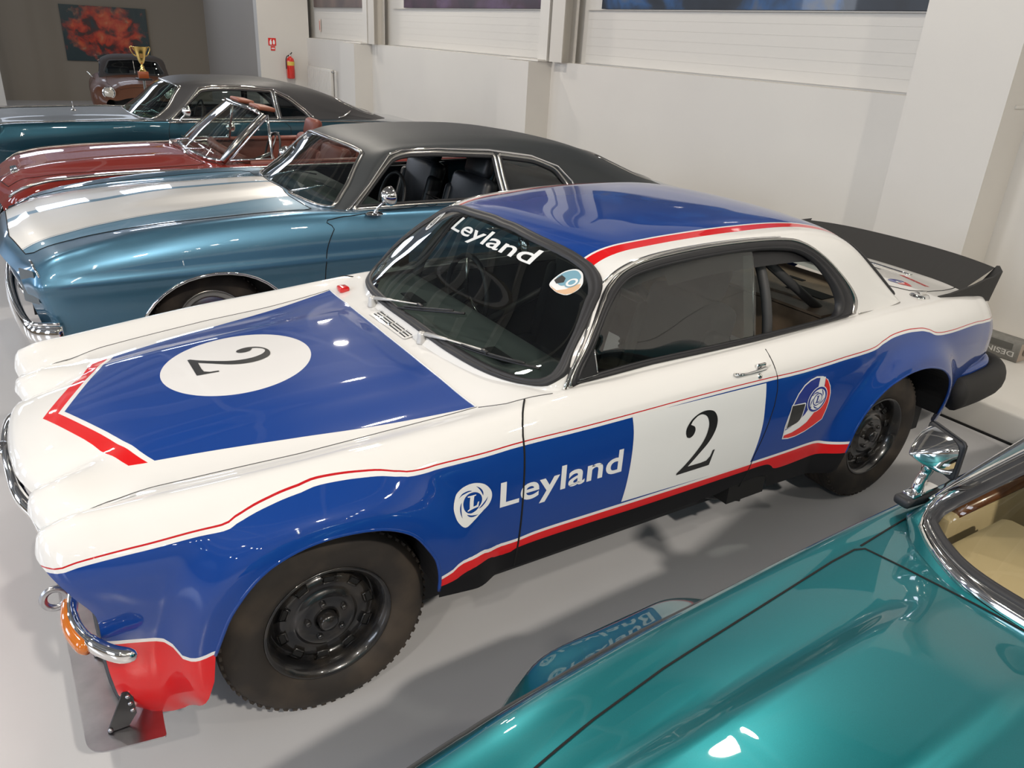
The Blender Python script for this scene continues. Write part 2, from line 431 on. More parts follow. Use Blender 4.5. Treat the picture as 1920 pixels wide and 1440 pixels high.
def flare(G):
    x, y, z = G[..., 0], G[..., 1].copy(), G[..., 2]
    for hx, R_, amp, wid in ((HUBX[0], RARCH[0], .052, .19), (HUBX[1], RARCH[1]-.015, .058, .20)):
        d = np.hypot(x-hx, (z-.335)*1.03)
        s = 1-sstep(d, R_+.045, R_+wid)
        side = sstep(np.abs(y), .60, .76) * (1-sstep(z, .80, .91)) * sstep(z, .02, .12)
        y = y + np.sign(y)*amp*s*side
    G[..., 1] = y; return G
def front_warp(G):
    x, y, z = G[..., 0].copy(), G[..., 1], G[..., 2].copy(); ay = np.abs(y)
    fo = 1-sstep(x, -.71, -.25)
    plan = herm([0, .12, .25, .33, .385, .43, .50, .565, .62, .68, .73, .78, .9], [-.045, -.042, -.024, .012, -.004, -.016, -.004, .022, -.002, -.006, .008, .026, .04], ay.ravel())
    rake = herm([0,.10,.165,.25,.34,.45,.586,.684,.76,1.2], [.28,.24,.175,.115,.095,.085,.078,.03,0,0], z.ravel()).reshape(z.shape)
    x = x + fo*(plan.reshape(x.shape) + rake)
    fo2 = (1-sstep(x, -.68, -.40)); top = sstep(z, .70, .78)
    z = z + top*fo2*(-.040*g1(ay, .575, .040) - .034*g1(ay, .315, .045) + .018*g1(ay, .43, .07) + .006*g1(ay, .68, .06))
    # bonnet creases running back from the inner lamps
    hood = (1-sstep(ay, .56, .62))*(1-sstep(x, .45, .56))*sstep(x, -.7, -.4)
    z = z + hood*(.010*sstep(-ay, -.40, -.33))
    G[..., 0] = x; G[..., 2] = z; return G
def rc_body_grid():
    G = loft(RC, rc_xs(), per=8); return front_warp(flare(G))
GH = [ # t, rows centre .. belt as (x,y,z)
 (0,   [(.615,0,.945),(.635,.33,.950),(.705,.60,.955),(.80,.745,.955),(.815,.755,.955),(.83,.762,.955)]),
 (.12, [(.775,0,1.09),(.79,.32,1.085),(.845,.585,1.075),(.925,.715,1.10),(.97,.742,1.04),(1.02,.764,.958)]),
 (.30, [(1.045,0,1.335),(1.07,.28,1.330),(1.125,.50,1.308),(1.175,.625,1.280),(1.22,.70,1.13),(1.28,.765,.963)]),
 (.45, [(1.36,0,1.382),(1.38,.28,1.377),(1.42,.49,1.357),(1.45,.618,1.322),(1.48,.69,1.18),(1.52,.765,.968)]),
 (.60, [(1.80,0,1.402),(1.80,.28,1.397),(1.82,.49,1.376),(1.83,.612,1.338),(1.84,.69,1.19),(1.86,.76,.975)]),
 (.75, [(2.28,0,1.378),(2.27,.28,1.374),(2.26,.50,1.354),(2.24,.612,1.32),(2.22,.685,1.18),(2.20,.75,.98)]),
 (.85, [(2.58,0,1.300),(2.56,.30,1.296),(2.52,.53,1.280),(2.47,.628,1.255),(2.45,.69,1.12),(2.44,.735,.982)]),
 (.93, [(2.80,0,1.165),(2.78,.32,1.162),(2.72,.56,1.148),(2.67,.645,1.125),(2.63,.69,1.05),(2.62,.715,.98)]),
 (1.0, [(3.03,0,.985),(3.0,.34,.985),(2.92,.59,.982),(2.87,.68,.978),(2.865,.69,.976),(2.86,.70,.974)]),
]
def gh_grid(gh=None, nt=90, per=9):
    gh = gh or GH
    R0, R1 = np.array(gh[0][1]), np.array(gh[1][1]); ext = R0.copy(); wgt = np.array([.4, .4, .3, 0, 0, 0])[:len(R0), None]
    ext = ext + (R0-R1)*wgt; ext[:, 2] -= .012                                                  # tuck the base under the scuttle
    T = [-.05]+[g[0] for g in gh]; C = herm(T, np.array([ext]+[g[1] for g in gh]), np.concatenate([[-.05, -.025], np.linspace(0, 1, nt)]))
    C = C[:, ::-1]                                                                              # belt .. centre
    Cm = np.concatenate([C, C[:, -2::-1]*[1, -1, 1]], axis=1); k = np.array([0, .2, .36, .52, .78, 1.06]) if C.shape[1] == 6 else np.linspace(0, 1, C.shape[1])
    km = np.concatenate([k, 2*k[-1]-k[-2::-1]])
    v = np.concatenate([np.linspace(km[i], km[i+1], per, endpoint=False) for i in range(len(km)-1)] + [[km[-1]]])
    return np.transpose(herm(km, np.transpose(Cm, (1, 0, 2)), v), (1, 0, 2))

# ------------------------------------------------------------------ race car: paint scheme as curves of position
def fcurve(nt, src, pts):
    """value y(x) through points, as a Float Curve node"""
    xs = [p[0] for p in pts]; ys = [p[1] for p in pts]; x0, x1 = min(xs), max(xs); y0, y1 = min(ys)-.01, max(ys)+.01
    mr = nt.nodes.new('ShaderNodeMapRange'); mr.inputs['From Min'].default_value = x0; mr.inputs['From Max'].default_value = x1
    nt.links.new(src, mr.inputs['Value'])
    fc = nt.nodes.new('ShaderNodeFloatCurve'); c = fc.mapping.curves[0]
    N = [((x-x0)/(x1-x0), (y-y0)/(y1-y0)) for x, y in sorted(pts)]
    while len(c.points) < len(N): c.points.new(.5, .5)
    for p, n in zip(c.points, N): p.location = n; p.handle_type = 'AUTO'
    fc.mapping.use_clip = True; fc.mapping.update()
    nt.links.new(mr.outputs[0], fc.inputs['Value'])
    o = nt.nodes.new('ShaderNodeMapRange'); o.inputs['To Min'].default_value = y0; o.inputs['To Max'].default_value = y1
    nt.links.new(fc.outputs[0], o.inputs['Value']); return o.outputs[0]
class NT:
    def __init__(s, m):
        s.nt = m.node_tree; s.b = s.nt.nodes['Principled BSDF']; tc = s.nt.nodes.new('ShaderNodeTexCoord')
        sp = s.nt.nodes.new('ShaderNodeSeparateXYZ'); s.nt.links.new(tc.outputs['Object'], sp.inputs[0]); s.x, s.y, s.z = sp.outputs
        s.tc = tc; s.ay = s.m('ABSOLUTE', s.y)
    def m(s, op, a, b=None, c=None):
        n = s.nt.nodes.new('ShaderNodeMath'); n.operation = op
        for i, v in enumerate((a, b, c)):
            if v is None: continue
            if isinstance(v, (int, float)): n.inputs[i].default_value = v
            else: s.nt.links.new(v, n.inputs[i])
        return n.outputs[0]
    def gt(s, a, b): return s.m('GREATER_THAN', a, b)
    def lt(s, a, b): return s.m('LESS_THAN', a, b)
    def both(s, *v):
        r = v[0]
        for q in v[1:]: r = s.m('MULTIPLY', r, q)
        return r
    def mix(s, fac, a, b):
        n = s.nt.nodes.new('ShaderNodeMix'); n.data_type = 'RGBA'; s.nt.links.new(fac, n.inputs['Factor'])
        for k, v in (('A', a), ('B', b)):
            if isinstance(v, tuple): n.inputs[k].default_value = (*v, 1)
            else: s.nt.links.new(v, n.inputs[k])
        return n.outputs['Result']
    def out(s, c): s.nt.links.new(c, s.b.inputs['Base Color'])
PIN = [(-.75,.745),(-.686,.757),(-.577,.784),(-.476,.795),(-.37,.807),(-.29,.814),(-.249,.828),(-.168,.851),(-.074,.867),(.02,.876),(.114,.873),(.206,.859),(.273,.851),(.327,.854),(.469,.857),(.627,.864),(.872,.865),(1.103,.868),(1.355,.872),(1.746,.872),(1.94,.869),(2.072,.872),(2.222,.878),(2.408,.883),(2.512,.903),(2.658,.917),(2.781,.911),(2.873,.895),(2.966,.866),(3.052,.858),(3.308,.849),(3.5,.828),(3.7,.80),(3.81,.78)]
BOT = [(-.75,.50),(-.549,.499),(-.47,.491),(-.44,.462),(-.419,.440),(-.384,.446),(-.339,.46),(-.2,.46),(.2,.46),(.311,.491),(.358,.509),(.405,.534),(.455,.532),(.515,.512),(.60,.503),(.70,.51),(.931,.509),(1.148,.506),(1.743,.50),(1.966,.499),(2.146,.50),(2.253,.478),(2.334,.477),(2.5,.47),(2.6,.10),(3.81,.10)]
RBOT = [(-.75,.02),(-.33,.02),(-.1,.02),(.1,.45),(.316,.450),(.364,.458),(.41,.480),(.461,.486),(.548,.458),(.60,.450),(.627,.460),(.888,.464),(1.161,.460),(1.709,.460),(1.85,.458),(1.90,.44),(1.952,.413),(2.179,.418),(2.345,.417),(2.5,.41),(2.6,.05),(3.81,.05)]
def side_paint():
    m = mat('race_side_paint', WHITE, .4, coat=1, spec=.08); n = NT(m)
    pin = fcurve(n.nt, n.x, PIN); bot = fcurve(n.nt, n.x, BOT); rb = fcurve(n.nt, n.x, RBOT)
    ymin = n.m('SUBTRACT', .69, n.m('MULTIPLY', n.gt(n.x, 3.0), .2)); sid = n.gt(n.ay, ymin)
    d = n.m('SUBTRACT', pin, n.z)
    c = n.mix(n.both(sid, n.gt(d, -.004), n.lt(d, .0)), WHITE, (.45, .01, .015))
    c = n.mix(n.both(sid, n.gt(d, .0105)), c, BLUE)
    db = n.m('SUBTRACT', bot, n.z)
    c = n.mix(n.both(n.gt(db, 0), n.lt(db, .0125)), c, WHITE)
    c = n.mix(n.gt(db, .0125), c, RED)
    k = n.both(n.lt(n.z, rb), n.gt(n.x, -.1)); c = n.mix(k, c, (.010, .010, .011))
    n.out(c); ro = n.m('ADD', .4, n.m('MULTIPLY', k, .2)); n.nt.links.new(ro, n.b.inputs['Roughness'])
    n.nt.links.new(n.m('SUBTRACT', 1.0, n.m('MULTIPLY', k, .85)), n.b.inputs['Coat Weight'])
    return m
def bonnet_paint():
    m = mat('race_bonnet_paint', WHITE, .4, coat=1, spec=.08); n = NT(m)
    u = n.m('ADD', n.x, .38)
    edge = n.m('ADD', .442, n.m('MULTIPLY', u, .252))
    f = n.m('SUBTRACT', n.x, n.m('MULTIPLY', n.ay, .447))                 # distance back from the chevron tip
    ins = n.lt(n.ay, edge)
    red = n.both(n.gt(f, -.645), n.lt(f, -.600), n.lt(n.ay, n.m('ADD', edge, .004)))
    c = n.mix(red, WHITE, RED)
    c = n.mix(n.both(n.gt(f, -.582), ins), c, BLUE)
    yy = n.m('SUBTRACT', n.y, .035); xx = n.m('ADD', n.x, .022)
    r2 = n.m('ADD', n.m('POWER', n.m('DIVIDE', xx, .258), 2), n.m('POWER', n.m('DIVIDE', yy, .262), 2))
    c = n.mix(n.lt(r2, 1), c, (.71, .70, .69)); n.out(c); return m
RIN = [(.95,.50),(1.104,.472),(1.2,.467),(1.35,.470),(1.65,.483),(2.05,.484),(2.3,.488),(2.6,.50),(2.9,.52)]
def roof_paint():
    m = mat('race_roof_paint', WHITE, .4, coat=1, spec=.08); n = NT(m)
    e = fcurve(n.nt, n.x, RIN); d = n.m('SUBTRACT', n.ay, e); up = n.gt(n.z, 1.13)
    wd = n.m('ADD', .056, n.m('MULTIPLY', n.m('MAXIMUM', n.m('SUBTRACT', n.x, 1.8), 0), -.02))
    c = n.mix(n.both(up, n.lt(d, 0)), WHITE, BLUE); c = n.mix(n.both(up, n.gt(d, .009), n.lt(d, wd)), c, RED)
    n.out(c); return m

# glyphs -------------------------------------------------------------
def two_poly():
    """old-style numeral 2 in a unit box, x right, y up"""
    outer = [(.02,0),(.98,0),(1.06,.27),(1.0,.27),(.955,.165),(.86,.105),(.70,.095),(.32,.10)]
    stroke_out = [(.32,.10),(.58,.27),(.80,.42),(.93,.56),(.985,.70),(.955,.84),(.83,.955),(.62,1.0),(.40,.985),(.20,.91),(.09,.79),(.09,.70)]
    ball = [(.13,.635),(.22,.61),(.31,.64),(.35,.71),(.32,.78),(.24,.815),(.195,.83)]
    inner = [(.24,.885),(.36,.945),(.50,.955),(.64,.90),(.72,.80),(.74,.70),(.70,.56),(.60,.43),(.42,.28),(.20,.13),(.02,.035)]
    return outer + smooth_poly(stroke_out, False, 4)[1:] + smooth_poly(ball, False, 3) + smooth_poly(inner, False, 4)
def place2d(poly, o, ux, uy): return [(o[0]+x*ux[0]+y*uy[0], o[1]+x*ux[1]+y*uy[1]) for x, y in poly]
def circ(cx, cy, rx, ry=None, n=40, a0=0): ry = ry or rx; return [(cx+rx*math.cos(2*PI*i/n+a0), cy+ry*math.sin(2*PI*i/n+a0)) for i in range(n)]
def swirl_slits(n=5, r0=.60, r1=.90, a_off=.3):
    out = []
    for k in range(n):
        a = 2*PI*k/n+a_off; A = []; B = []
        for i in range(11):
            t = i/10; th = a+t*1.02
            A.append((th, r0+(r1-r0)*(t**.75)*1.0)); B.append((th, r0+(r1-r0)*(t**2.2)*.98))
        P = [(r*math.cos(t), r*math.sin(t)) for t, r in A] + [(r*math.cos(t), r*math.sin(t)) for t, r in reversed(B)]
        out.append(P[:-1])
    return out
SERIF_L = [(-.26,-.30),(.27,-.30),(.31,-.06),(.25,-.06),(.20,-.20),(.04,-.215),(.09,.25),(.17,.27),(.17,.31),(-.20,.31),(-.20,.27),(-.09,.25),(-.15,-.23),(-.26,-.26)]
def xf(P, c, s, sy=None, rot=0):
    sy = sy or s; co, si = math.cos(rot), math.sin(rot)
    return [(c[0]+(x*co-y*si)*s, c[1]+(x*si+y*co)*sy) for x, y in P]

# generic parts ------------------------------------------------------
def resample(loop, n, closed=True):
    P = [Vector(p) for p in loop] + ([Vector(loop[0])] if closed else []); L = [0]
    for i in range(len(P)-1): L.append(L[-1]+(P[i+1]-P[i]).length)
    out = []; j = 0; m = n if closed else n-1
    for i in range(n):
        t = L[-1]*i/m
        while j < len(L)-2 and L[j+1] < t: j += 1
        d = L[j+1]-L[j]; out.append(P[j].lerp(P[j+1], 0 if d == 0 else min(1, (t-L[j])/d)))
    return out
def ring(name, surf, axis, A, B, prof, material, parent, sign=-1, n=160, **k):
    """moulding between two outlines on a surface: prof = [(s, height)]"""
    a = resample(A, n); b = resample(B, n); V = []; F = []; m = len(prof); ok = []
    for i in range(n):
        for s, h in prof:
            p = a[i].lerp(b[i], s); q = surf.hit(axis, p, sign, h)
            V.append(q if q is not None else (V[-m] if len(V) >= m else Vector((0, 0, 0))))
    for i in range(n):
        for j in range(m-1):
            x = i*m+j; y = ((i+1) % n)*m+j; F.append((x, y, y+1, x+1))
    o = pyd(name, V, F, material, parent, **k); return o
def inset(poly, d, zs=1.0):
    """move a closed polygon inward by d"""
    n = len(poly); P = [Vector(p) for p in poly]; A = sum(P[i].x*P[(i+1) % n].y-P[(i+1) % n].x*P[i].y for i in range(n)); sg = 1 if A > 0 else -1; out = []
    for i in range(n):
        t = (P[(i+1) % n]-P[i-1]); t = t.normalized() if t.length > 1e-9 else Vector((1, 0)); nn = Vector((-t.y, t.x))*sg; out.append((P[i].x+nn.x*d, P[i].y+nn.y*d*zs))
    return out
def mir(poly): return [(-p[0], p[1]) for p in reversed(poly)]
def wheel(parent, c, side, R=.335, rr=.203, width=.20, style='steel', name='wheel', mats=None, label=None):
    """side -1: outer face towards -y. The rim mesh is the part, tyre and nuts hang under it"""
    mats = mats or (M['rim'], M['tyre']); s = side; w = width
    P = [(0,.055),(.028,.055),(.034,.050),(.036,.028),(.05,.026),(.075,.030),(.088,.026),(.098,.040),(.112,.046),(.135,.040),(.150,.052),(.163,.075),(.170,.082),(.174,.050),(.178,.020),(.190,.008),(.196,.000),(rr,-.002),(rr+.003,.004),(rr-.004,.012),(rr-.010,.10),(rr-.012,w)]
    if style == 'steel': prof = [(r, -s*h*-1 if False else h) for r, h in P]
    else:
        prof = [(0,.0),(.04,.0),(.055,.012),(.09,.02),(.12,.012),(.15,.03),(.175,.03),(rr-.006,.004),(rr,.0),(rr+.003,.006),(rr-.008,.02),(rr-.012,w)]
    V, F = lathe_geo([(r, -s*(h)*1.0) for r, h in prof], 64, 'y', c)
    if s > 0: V = V
    rim = pyd(name, V, F, mats[0], parent, label=label)
    T = []; sw = w+.0
    tp = [(rr-.004,.010),(rr+.008,-.004),(rr+.030,-.014),(rr+.062,-.018),(R-.042,-.012),(R-.022,-.002),(R-.010,.012),(R-.003,.026)]
    g = [(R,.034),(R,.062),(R-.007,.064),(R-.007,.070),(R,.072),(R,.098),(R-.007,.10),(R-.007,.106),(R,.108),(R,.136),(R-.007,.138),(R-.007,.144),(R,.146),(R,.172)]
    back = [(R-.003,.18),(R-.02,.20),(R-.06,.222),(rr+.02,.215),(rr-.004,.20)]
    V, F = lathe_geo([(r, -s*h) for r, h in tp+g+back], 72, 'y', c)
    pyd('tyre', V, F, mats[1], rim)
    # shoulder blocks of the tread
    bm = bmesh.new()
    for k in range(64):
        a = 2*PI*k/64; ro = Matrix.Rotation(-a, 3, 'Y')
        p = Vector((c[0]+(R-.0075)*math.cos(a), c[1]-s*.022, c[2]+(R-.0075)*math.sin(a))); add_box(bm, p, (.008, .026, .014), ro)
    from_bm('tread_shoulder', bm, mats[1], rim, smooth=False, kind='stuff')
    if style == 'steel':
        for k in range(5):
            a = 2*PI*k/5+.5
            lathe('lug_nut', [(0,.012),(.007,.012),(.0105,.006),(.011,0),(.011,-.012)] if s > 0 else [(0,-.012),(.007,-.012),(.0105,-.006),(.011,0),(.011,.012)], mats[0], rim, seg=8, c=(c[0]+.062*math.cos(a), c[1]-s*.028, c[2]+.062*math.sin(a)))
        for k in range(10):
            a = 2*PI*k/10+.2; ro = Matrix.Rotation(-a, 3, 'Y')
            box('vent_slot', Vector((c[0]+.143*math.cos(a), c[1]-s*.040, c[2]+.143*math.sin(a))), (.016, .010, .034), M['gap'], rim, rot=ro, bev=.003)
            tube('slot_rim', [Vector((c[0]+(.143+.013*dx)*math.cos(a)-.022*dz*math.sin(a), c[1]-s*.037, c[2]+(.143+.013*dx)*math.sin(a)+.022*dz*math.cos(a))) for dx, dz in ((-1,-.8),(1,-1),(1,1),(-1,.8))], .0035, mats[0], rim, 6, closed=True)
        lathe('hub_cap', [(0,.02),(.024,.018),(.030,.010),(.031,-.03)] if s > 0 else [(0,-.02),(.024,-.018),(.030,-.010),(.031,.03)], mats[0], rim, seg=24, c=(c[0], c[1]-s*.018, c[2]))
    return rim

# ------------------------------------------------------------------ race car
def build_race_car():
    C_ = thing('race_car', 'white, blue and red racing coupe with number 2 and a black boot spoiler', 'car')
    body = grid_bm(rc_body_grid()); gh = grid_bm(gh_grid()); SB = Surf(body); SG = Surf(gh)
    sp, bp_, rp = side_paint(), bonnet_paint(), roof_paint()
    # --- wheel arches and lower edge
    af = [(-.352,.44),(-.332,.501),(-.303,.578),(-.255,.649),(-.197,.701),(-.12,.735),(-.043,.749),(.037,.749),(.12,.736),(.183,.709),(.228,.674),(.265,.621),(.296,.564),(.311,.497),(.314,.43)]
    ar = [(2.340,.415),(2.343,.464),(2.352,.525),(2.385,.596),(2.438,.658),(2.512,.708),(2.599,.737),(2.697,.752),(2.80,.748),(2.90,.728),(2.99,.695),(3.07,.640),(3.12,.570),(3.15,.49),(3.16,.40)]
    AF, AR = smooth_poly(af, False, 3), smooth_poly(ar, False, 3)
    low = [(-.9,-.2),(-.9,.165),(-.52,.165),(-.47,.166),(-.435,.180),(-.405,.215),(-.38,.27),(-.362,.34)] + AF + [(.316,.40),(.50,.375),(.66,.368),(1.18,.378),(1.60,.378),(1.72,.40),(1.85,.40),(1.905,.385),(1.93,.31),(2.30,.305),(2.338,.32)] + AR + [(3.17,.30),(3.5,.30),(3.9,.33),(3.9,-.2)]
    cut = knife(body, low, 'y'); bmesh.ops.delete(body, geom=cut, context='FACES')
    # --- cabin opening, bonnet, boot lid, doors
    cab = [(.73,-.66),(.80,-.715),(.95,-.725),(2.2,-.715),(2.6,-.69),(2.80,-.64),(2.86,-.55),(2.90,0),(2.86,.55),(2.80,.64),(2.6,.69),(2.2,.715),(.95,.725),(.80,.715),(.73,.66),(.70,.4),(.69,0),(.70,-.4)]
    f = knife(body, cab, 'z', lambda c: c.z > .8); bmesh.ops.delete(body, geom=f, context='FACES')
    hn = [(.559,-.684),(.40,-.663),(.251,-.647),(-.011,-.632),(-.325,-.590),(-.526,-.560),(-.62,-.565),(-.85,-.575)]
    hood = [(.548,-.35),(.543,0)][:0] + [(.553,-.55)] + hn + [(x, -y) for x, y in reversed(hn)] + [(.553,.55),(.545,.3),(.541,0),(.545,-.3)]
    f = knife(body, hood, 'z', lambda c: c.z > .742); hb = detach(body, f)
    hood_o = from_bm('bonnet', hb, bp_, C_)
    bl = [(3.06,-.38),(3.085,-.49),(3.13,-.560),(3.25,-.59),(3.40,-.585),(3.66,-.54),(3.74,-.50),(3.79,-.45)]
    boot = bl + [(x, -y) for x, y in reversed(bl)] + [(3.03,.2),(3.02,0),(3.03,-.2)]
    f = knife(body, boot, 'z', lambda c: c.z > .75); bb = detach(body, f); boot_o = from_bm('boot_lid', bb, M['white'], C_)
    df = [(.712,.943),(.690,.940),(.660,.930),(.640,.910),(.629,.885),(.626,.86),(.627,.76),(.628,.65),(.629,.52),(.630,.372)]
    dr = [(1.735,.378),(1.752,.44),(1.760,.53),(1.781,.60),(1.797,.67),(1.811,.75),(1.813,.81),(1.806,.87),(1.795,.905),(1.787,.945),(1.786,.966)]
    door = df + dr
    doors = {}
    for s in (-1, 1):
        f = knife(body, [(x, z) for x, z in door], 'y', lambda c, s=s: c.y*s > .70); db = detach(body, f)
        doors[s] = from_bm('door', db, sp, C_)
    body_o = from_bm('body_shell', body, sp, C_)
    gp = M['gap']
    tube('bonnet_gap', SB.line('z', hood[:1]+hn[:-1], 1, .0000, closed=False), .0019, M['gray'], C_, 6)
    tube('bonnet_gap', SB.line('z', [(.553,.55)]+[(x, -y) for x, y in hn[:-1]], 1, .0000, closed=False), .0019, M['gray'], C_, 6)
    tube('bonnet_gap', SB.line('z', [(.559,-.684),(.553,-.55),(.545,-.3),(.541,0),(.545,.3),(.553,.55),(.559,.684)], 1, .0006, closed=False), .003, M['decal_w'], C_, 6)
    tube('boot_gap', SB.line('z', boot, 1, .0002, closed=True), .0028, gp, C_, 6, closed=True)
    tube('wing_seam', SB.line('z', [(.562,-.69),(.64,-.735),(.73,-.752),(.80,-.768)], 1, .0003, closed=False), .0018, M['gray'], C_, 5)
    for s in (-1, 1):
        tube('door_gap', SB.line('z', [(.700,s*.752),(.680,s*.778),(.655,s*.812),(.638,s*.840)], 1, .0003, closed=False) + SB.line('y', [(.6275,.882)]+df[5:], s, .0003, closed=False), .0034, gp, doors[s], 6)
        tube('door_gap', SB.line('y', dr, s, .0003, closed=False), .0020, gp, doors[s], 6)
        for A in (AF, AR):
            L = SB.line('y', A, s, -.003, closed=False, step=.015)
            tube('arch_lip', L, .006, M['blue'], body_o, 8)
            V = []; F = []
            for i, q in enumerate(L): V += [q, Vector((q.x, s*.52, q.z))]
            V.append(Vector((sum(q.x for q in L)/len(L), s*.52, .35)))
            for i in range(len(L)-1): F += [(2*i, 2*i+2, 2*i+3, 2*i+1), (2*i+1, 2*i+3, len(V)-1)]
            pyd('wheel_housing', V, F, M['black'], C_, smooth=False)
    # --- greenhouse: windscreen, side windows, rear window
    so = [(0,1.346),(.12,1.345),(.368,1.327),(.49,1.305),(.560,1.285),(.605,1.262),(.646,1.222),(.699,1.142),(.736,1.051),(.748,1.005),(.745,.982),(.727,.966),(.66,.958),(.59,.957),(.41,.960),(.167,.966),(0,.968)]
    si = [(0,1.330),(.117,1.329),(.38,1.307),(.50,1.283),(.545,1.265),(.588,1.24),(.622,1.205),(.679,1.125),(.714,1.048),(.722,1.015),(.716,.995),(.69,.982),(.65,.977),(.569,.978),(.379,.985),(.125,.990),(0,.991)]
    so = so[:-1] + [(-y, z) for y, z in reversed(so)][:-1]; si = si[:-1] + [(-y, z) for y, z in reversed(si)][:-1]
    so = smooth_poly(so, True, 3); si = smooth_poly(si, True, 3)
    sm = [tuple(Vector(a).lerp(Vector(b), .5)) for a, b in zip(so, si)]
    f = knife(gh, sm, 'x', lambda c: c.x < 1.20); wb = detach(gh, f)
    wscreen = from_bm('windscreen', wb, M['ws_glass'], C_)
    SGx = SG
    ring('windscreen_seal', SGx, 'x', so, si, [(-.02,-.004),(.0,.006),(.15,.013),(.38,.012),(.45,.007),(.55,.010),(.85,.009),(1.0,.001)], M['rubber'], wscreen, sign=-1, n=220)
    ro_ = [(0,1.28),(.25,1.278),(.46,1.262),(.55,1.232),(.60,1.17),(.635,1.08),(.652,1.02),(.635,.998),(.5,.993),(.25,.993),(0,.993)]
    ro_ = ro_[:-1] + [(-y, z) for y, z in reversed(ro_)][:-1]; ro_ = smooth_poly(ro_, True, 3); ri = inset(ro_, .048, .7)
    f = knife(gh, [tuple(Vector(a).lerp(Vector(b), .5)) for a, b in zip(ro_, ri)], 'x', lambda c: c.x > 2.4); rb = detach(gh, f)
    rw = from_bm('rear_window', rb, M['glass'], C_)
    ring('rear_window_seal', SG, 'x', ro_, ri, [(0,-.002),(.05,.008),(.4,.012),(.8,.009),(1,0)], M['rubber'], rw, sign=1, n=160)
    wo = [(.868,.966),(.95,1.095),(1.06,1.213),(1.125,1.263),(1.199,1.298),(1.315,1.322),(1.558,1.340),(1.80,1.344),(2.0,1.338),(2.12,1.318),(2.249,1.250),(2.38,1.145),(2.446,1.072),(2.455,1.028),(2.435,1.002),(2.38,.994),(1.78,.984),(1.243,.982),(.935,.970)]
    wi = [(.925,.985),(.985,1.075),(1.08,1.190),(1.187,1.265),(1.30,1.290),(1.42,1.302),(1.6,1.312),(1.80,1.315),(1.98,1.306),(2.10,1.285),(2.20,1.232),(2.285,1.145),(2.325,1.075),(2.325,1.035),(2.30,1.012),(2.24,1.006),(1.78,1.000),(1.243,.997),(1.0,.987)]
    wo2 = smooth_poly(wo, True, 4); wi2 = smooth_poly(wi, True, 4)
    lerp2 = lambda A, B, t: [tuple(Vector(a).lerp(Vector(b), t)) for a, b in zip(A, B)]
    for s in (-1, 1):
        f = knife(gh, lerp2(wo2, wi2, .55), 'y', lambda c, s=s: c.y*s > .5); sb = detach(gh, f)
        # keep the door glass, the rear pane is wound down
        g = knife(sb, [(.5,.9),(1.787,.9),(1.835,1.4),(.5,1.4)], 'y'); gb = detach(sb, g, keep=True)
        for v in gb.verts: v.co.y -= s*.012
        dg = from_bm('door_glass', gb, glass_mat('door_glass_tint', (.50,.55,.53)), doors[s])
        sb.free()
        ring('window_chrome', SG, 'y', wo2, wi2, [(-.05,0),(0,.009),(.10,.011),(.20,.008),(.22,.002)], M['dchrome'], C_, sign=s, n=220)
        ring('window_rubber', SG, 'y', wo2, wi2, [(.20,.002),(.25,.007),(.6,.007),(.68,.001),(.72,.004),(1.0,.002),(1.03,-.02)], M['rubber'], C_, sign=s, n=220)
        # vent divider and the glass rear edge
        tri = [(.912,.978),(.985,1.072),(.992,.984)]
        bmq = fill2d([tri], 'y')
        for v in bmq.verts:
            q = SG.hit('y', (v.co.x, v.co.z), s, .002); v.co = q if q is not None else v.co
        from_bm('quarter_plate', bmq, M['black'], doors[s])
        tube('divider_trim', SG.line('y', [(.992,.986),(.985,1.070)], s, .003, closed=False), .0025, M['chrome'], doors[s], 6)
        tube('divider_trim', SG.line('y', [(.915,.979),(.992,.985)], s, .004, closed=False), .002, M['chrome'], doors[s], 6)
        e0 = SG.hit('y', (1.786, 1.0), s, -.012); e1 = SG.hit('y', (1.827, 1.30), s, -.012)
        tube('glass_edge', [e0, e1], .0025, M['dchrome'], dg, 6)
        pyd('glass_edge_strip', [e0, e1, e1-Vector((.055,0,0)), e0-Vector((.055,0,0))], [(0,1,2,3)], glass_mat('edge_glass', (.78,.84,.83), 1.3), dg, smooth=False)
        # gutter chrome down the windscreen pillar
        tube('gutter_trim', SG.line('y', [(.845,.957),(.93,1.085),(1.05,1.222),(1.115,1.268),(1.19,1.303),(1.31,1.327),(1.56,1.345),(1.80,1.349),(2.0,1.343)], s, .004, closed=False, sm=6), .0055, M['chrome'], C_, 8, flat=.6)
        tube('gutter_shadow', SG.line('y', [(.855,.957),(.938,1.08),(1.056,1.214),(1.12,1.262),(1.18,1.292),(1.25,1.308)], s, .003, closed=False, sm=6), .003, M['black'], C_, 6)
        tube('waist_trim', SG.line('y', [(.90,.972),(1.243,.984),(1.78,.987),(2.38,.997)], s, .006, closed=False), .006, M['black'], doors[s], 6)
        tube('cover_seam', SG.line('y', [(2.475,.992),(2.6,.984),(2.74,.981),(2.84,.984)], s, .003, closed=False, sm=5), .0035, M['dchrome'], C_, 6)
    roof = from_bm('roof_panel', gh, rp, C_)
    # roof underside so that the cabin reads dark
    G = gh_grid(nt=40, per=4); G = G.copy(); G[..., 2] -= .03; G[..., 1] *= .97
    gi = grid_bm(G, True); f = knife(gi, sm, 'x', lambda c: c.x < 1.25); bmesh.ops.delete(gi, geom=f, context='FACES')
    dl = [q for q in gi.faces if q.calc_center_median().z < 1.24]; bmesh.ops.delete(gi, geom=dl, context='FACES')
    from_bm('headlining', gi, M['black'], C_)
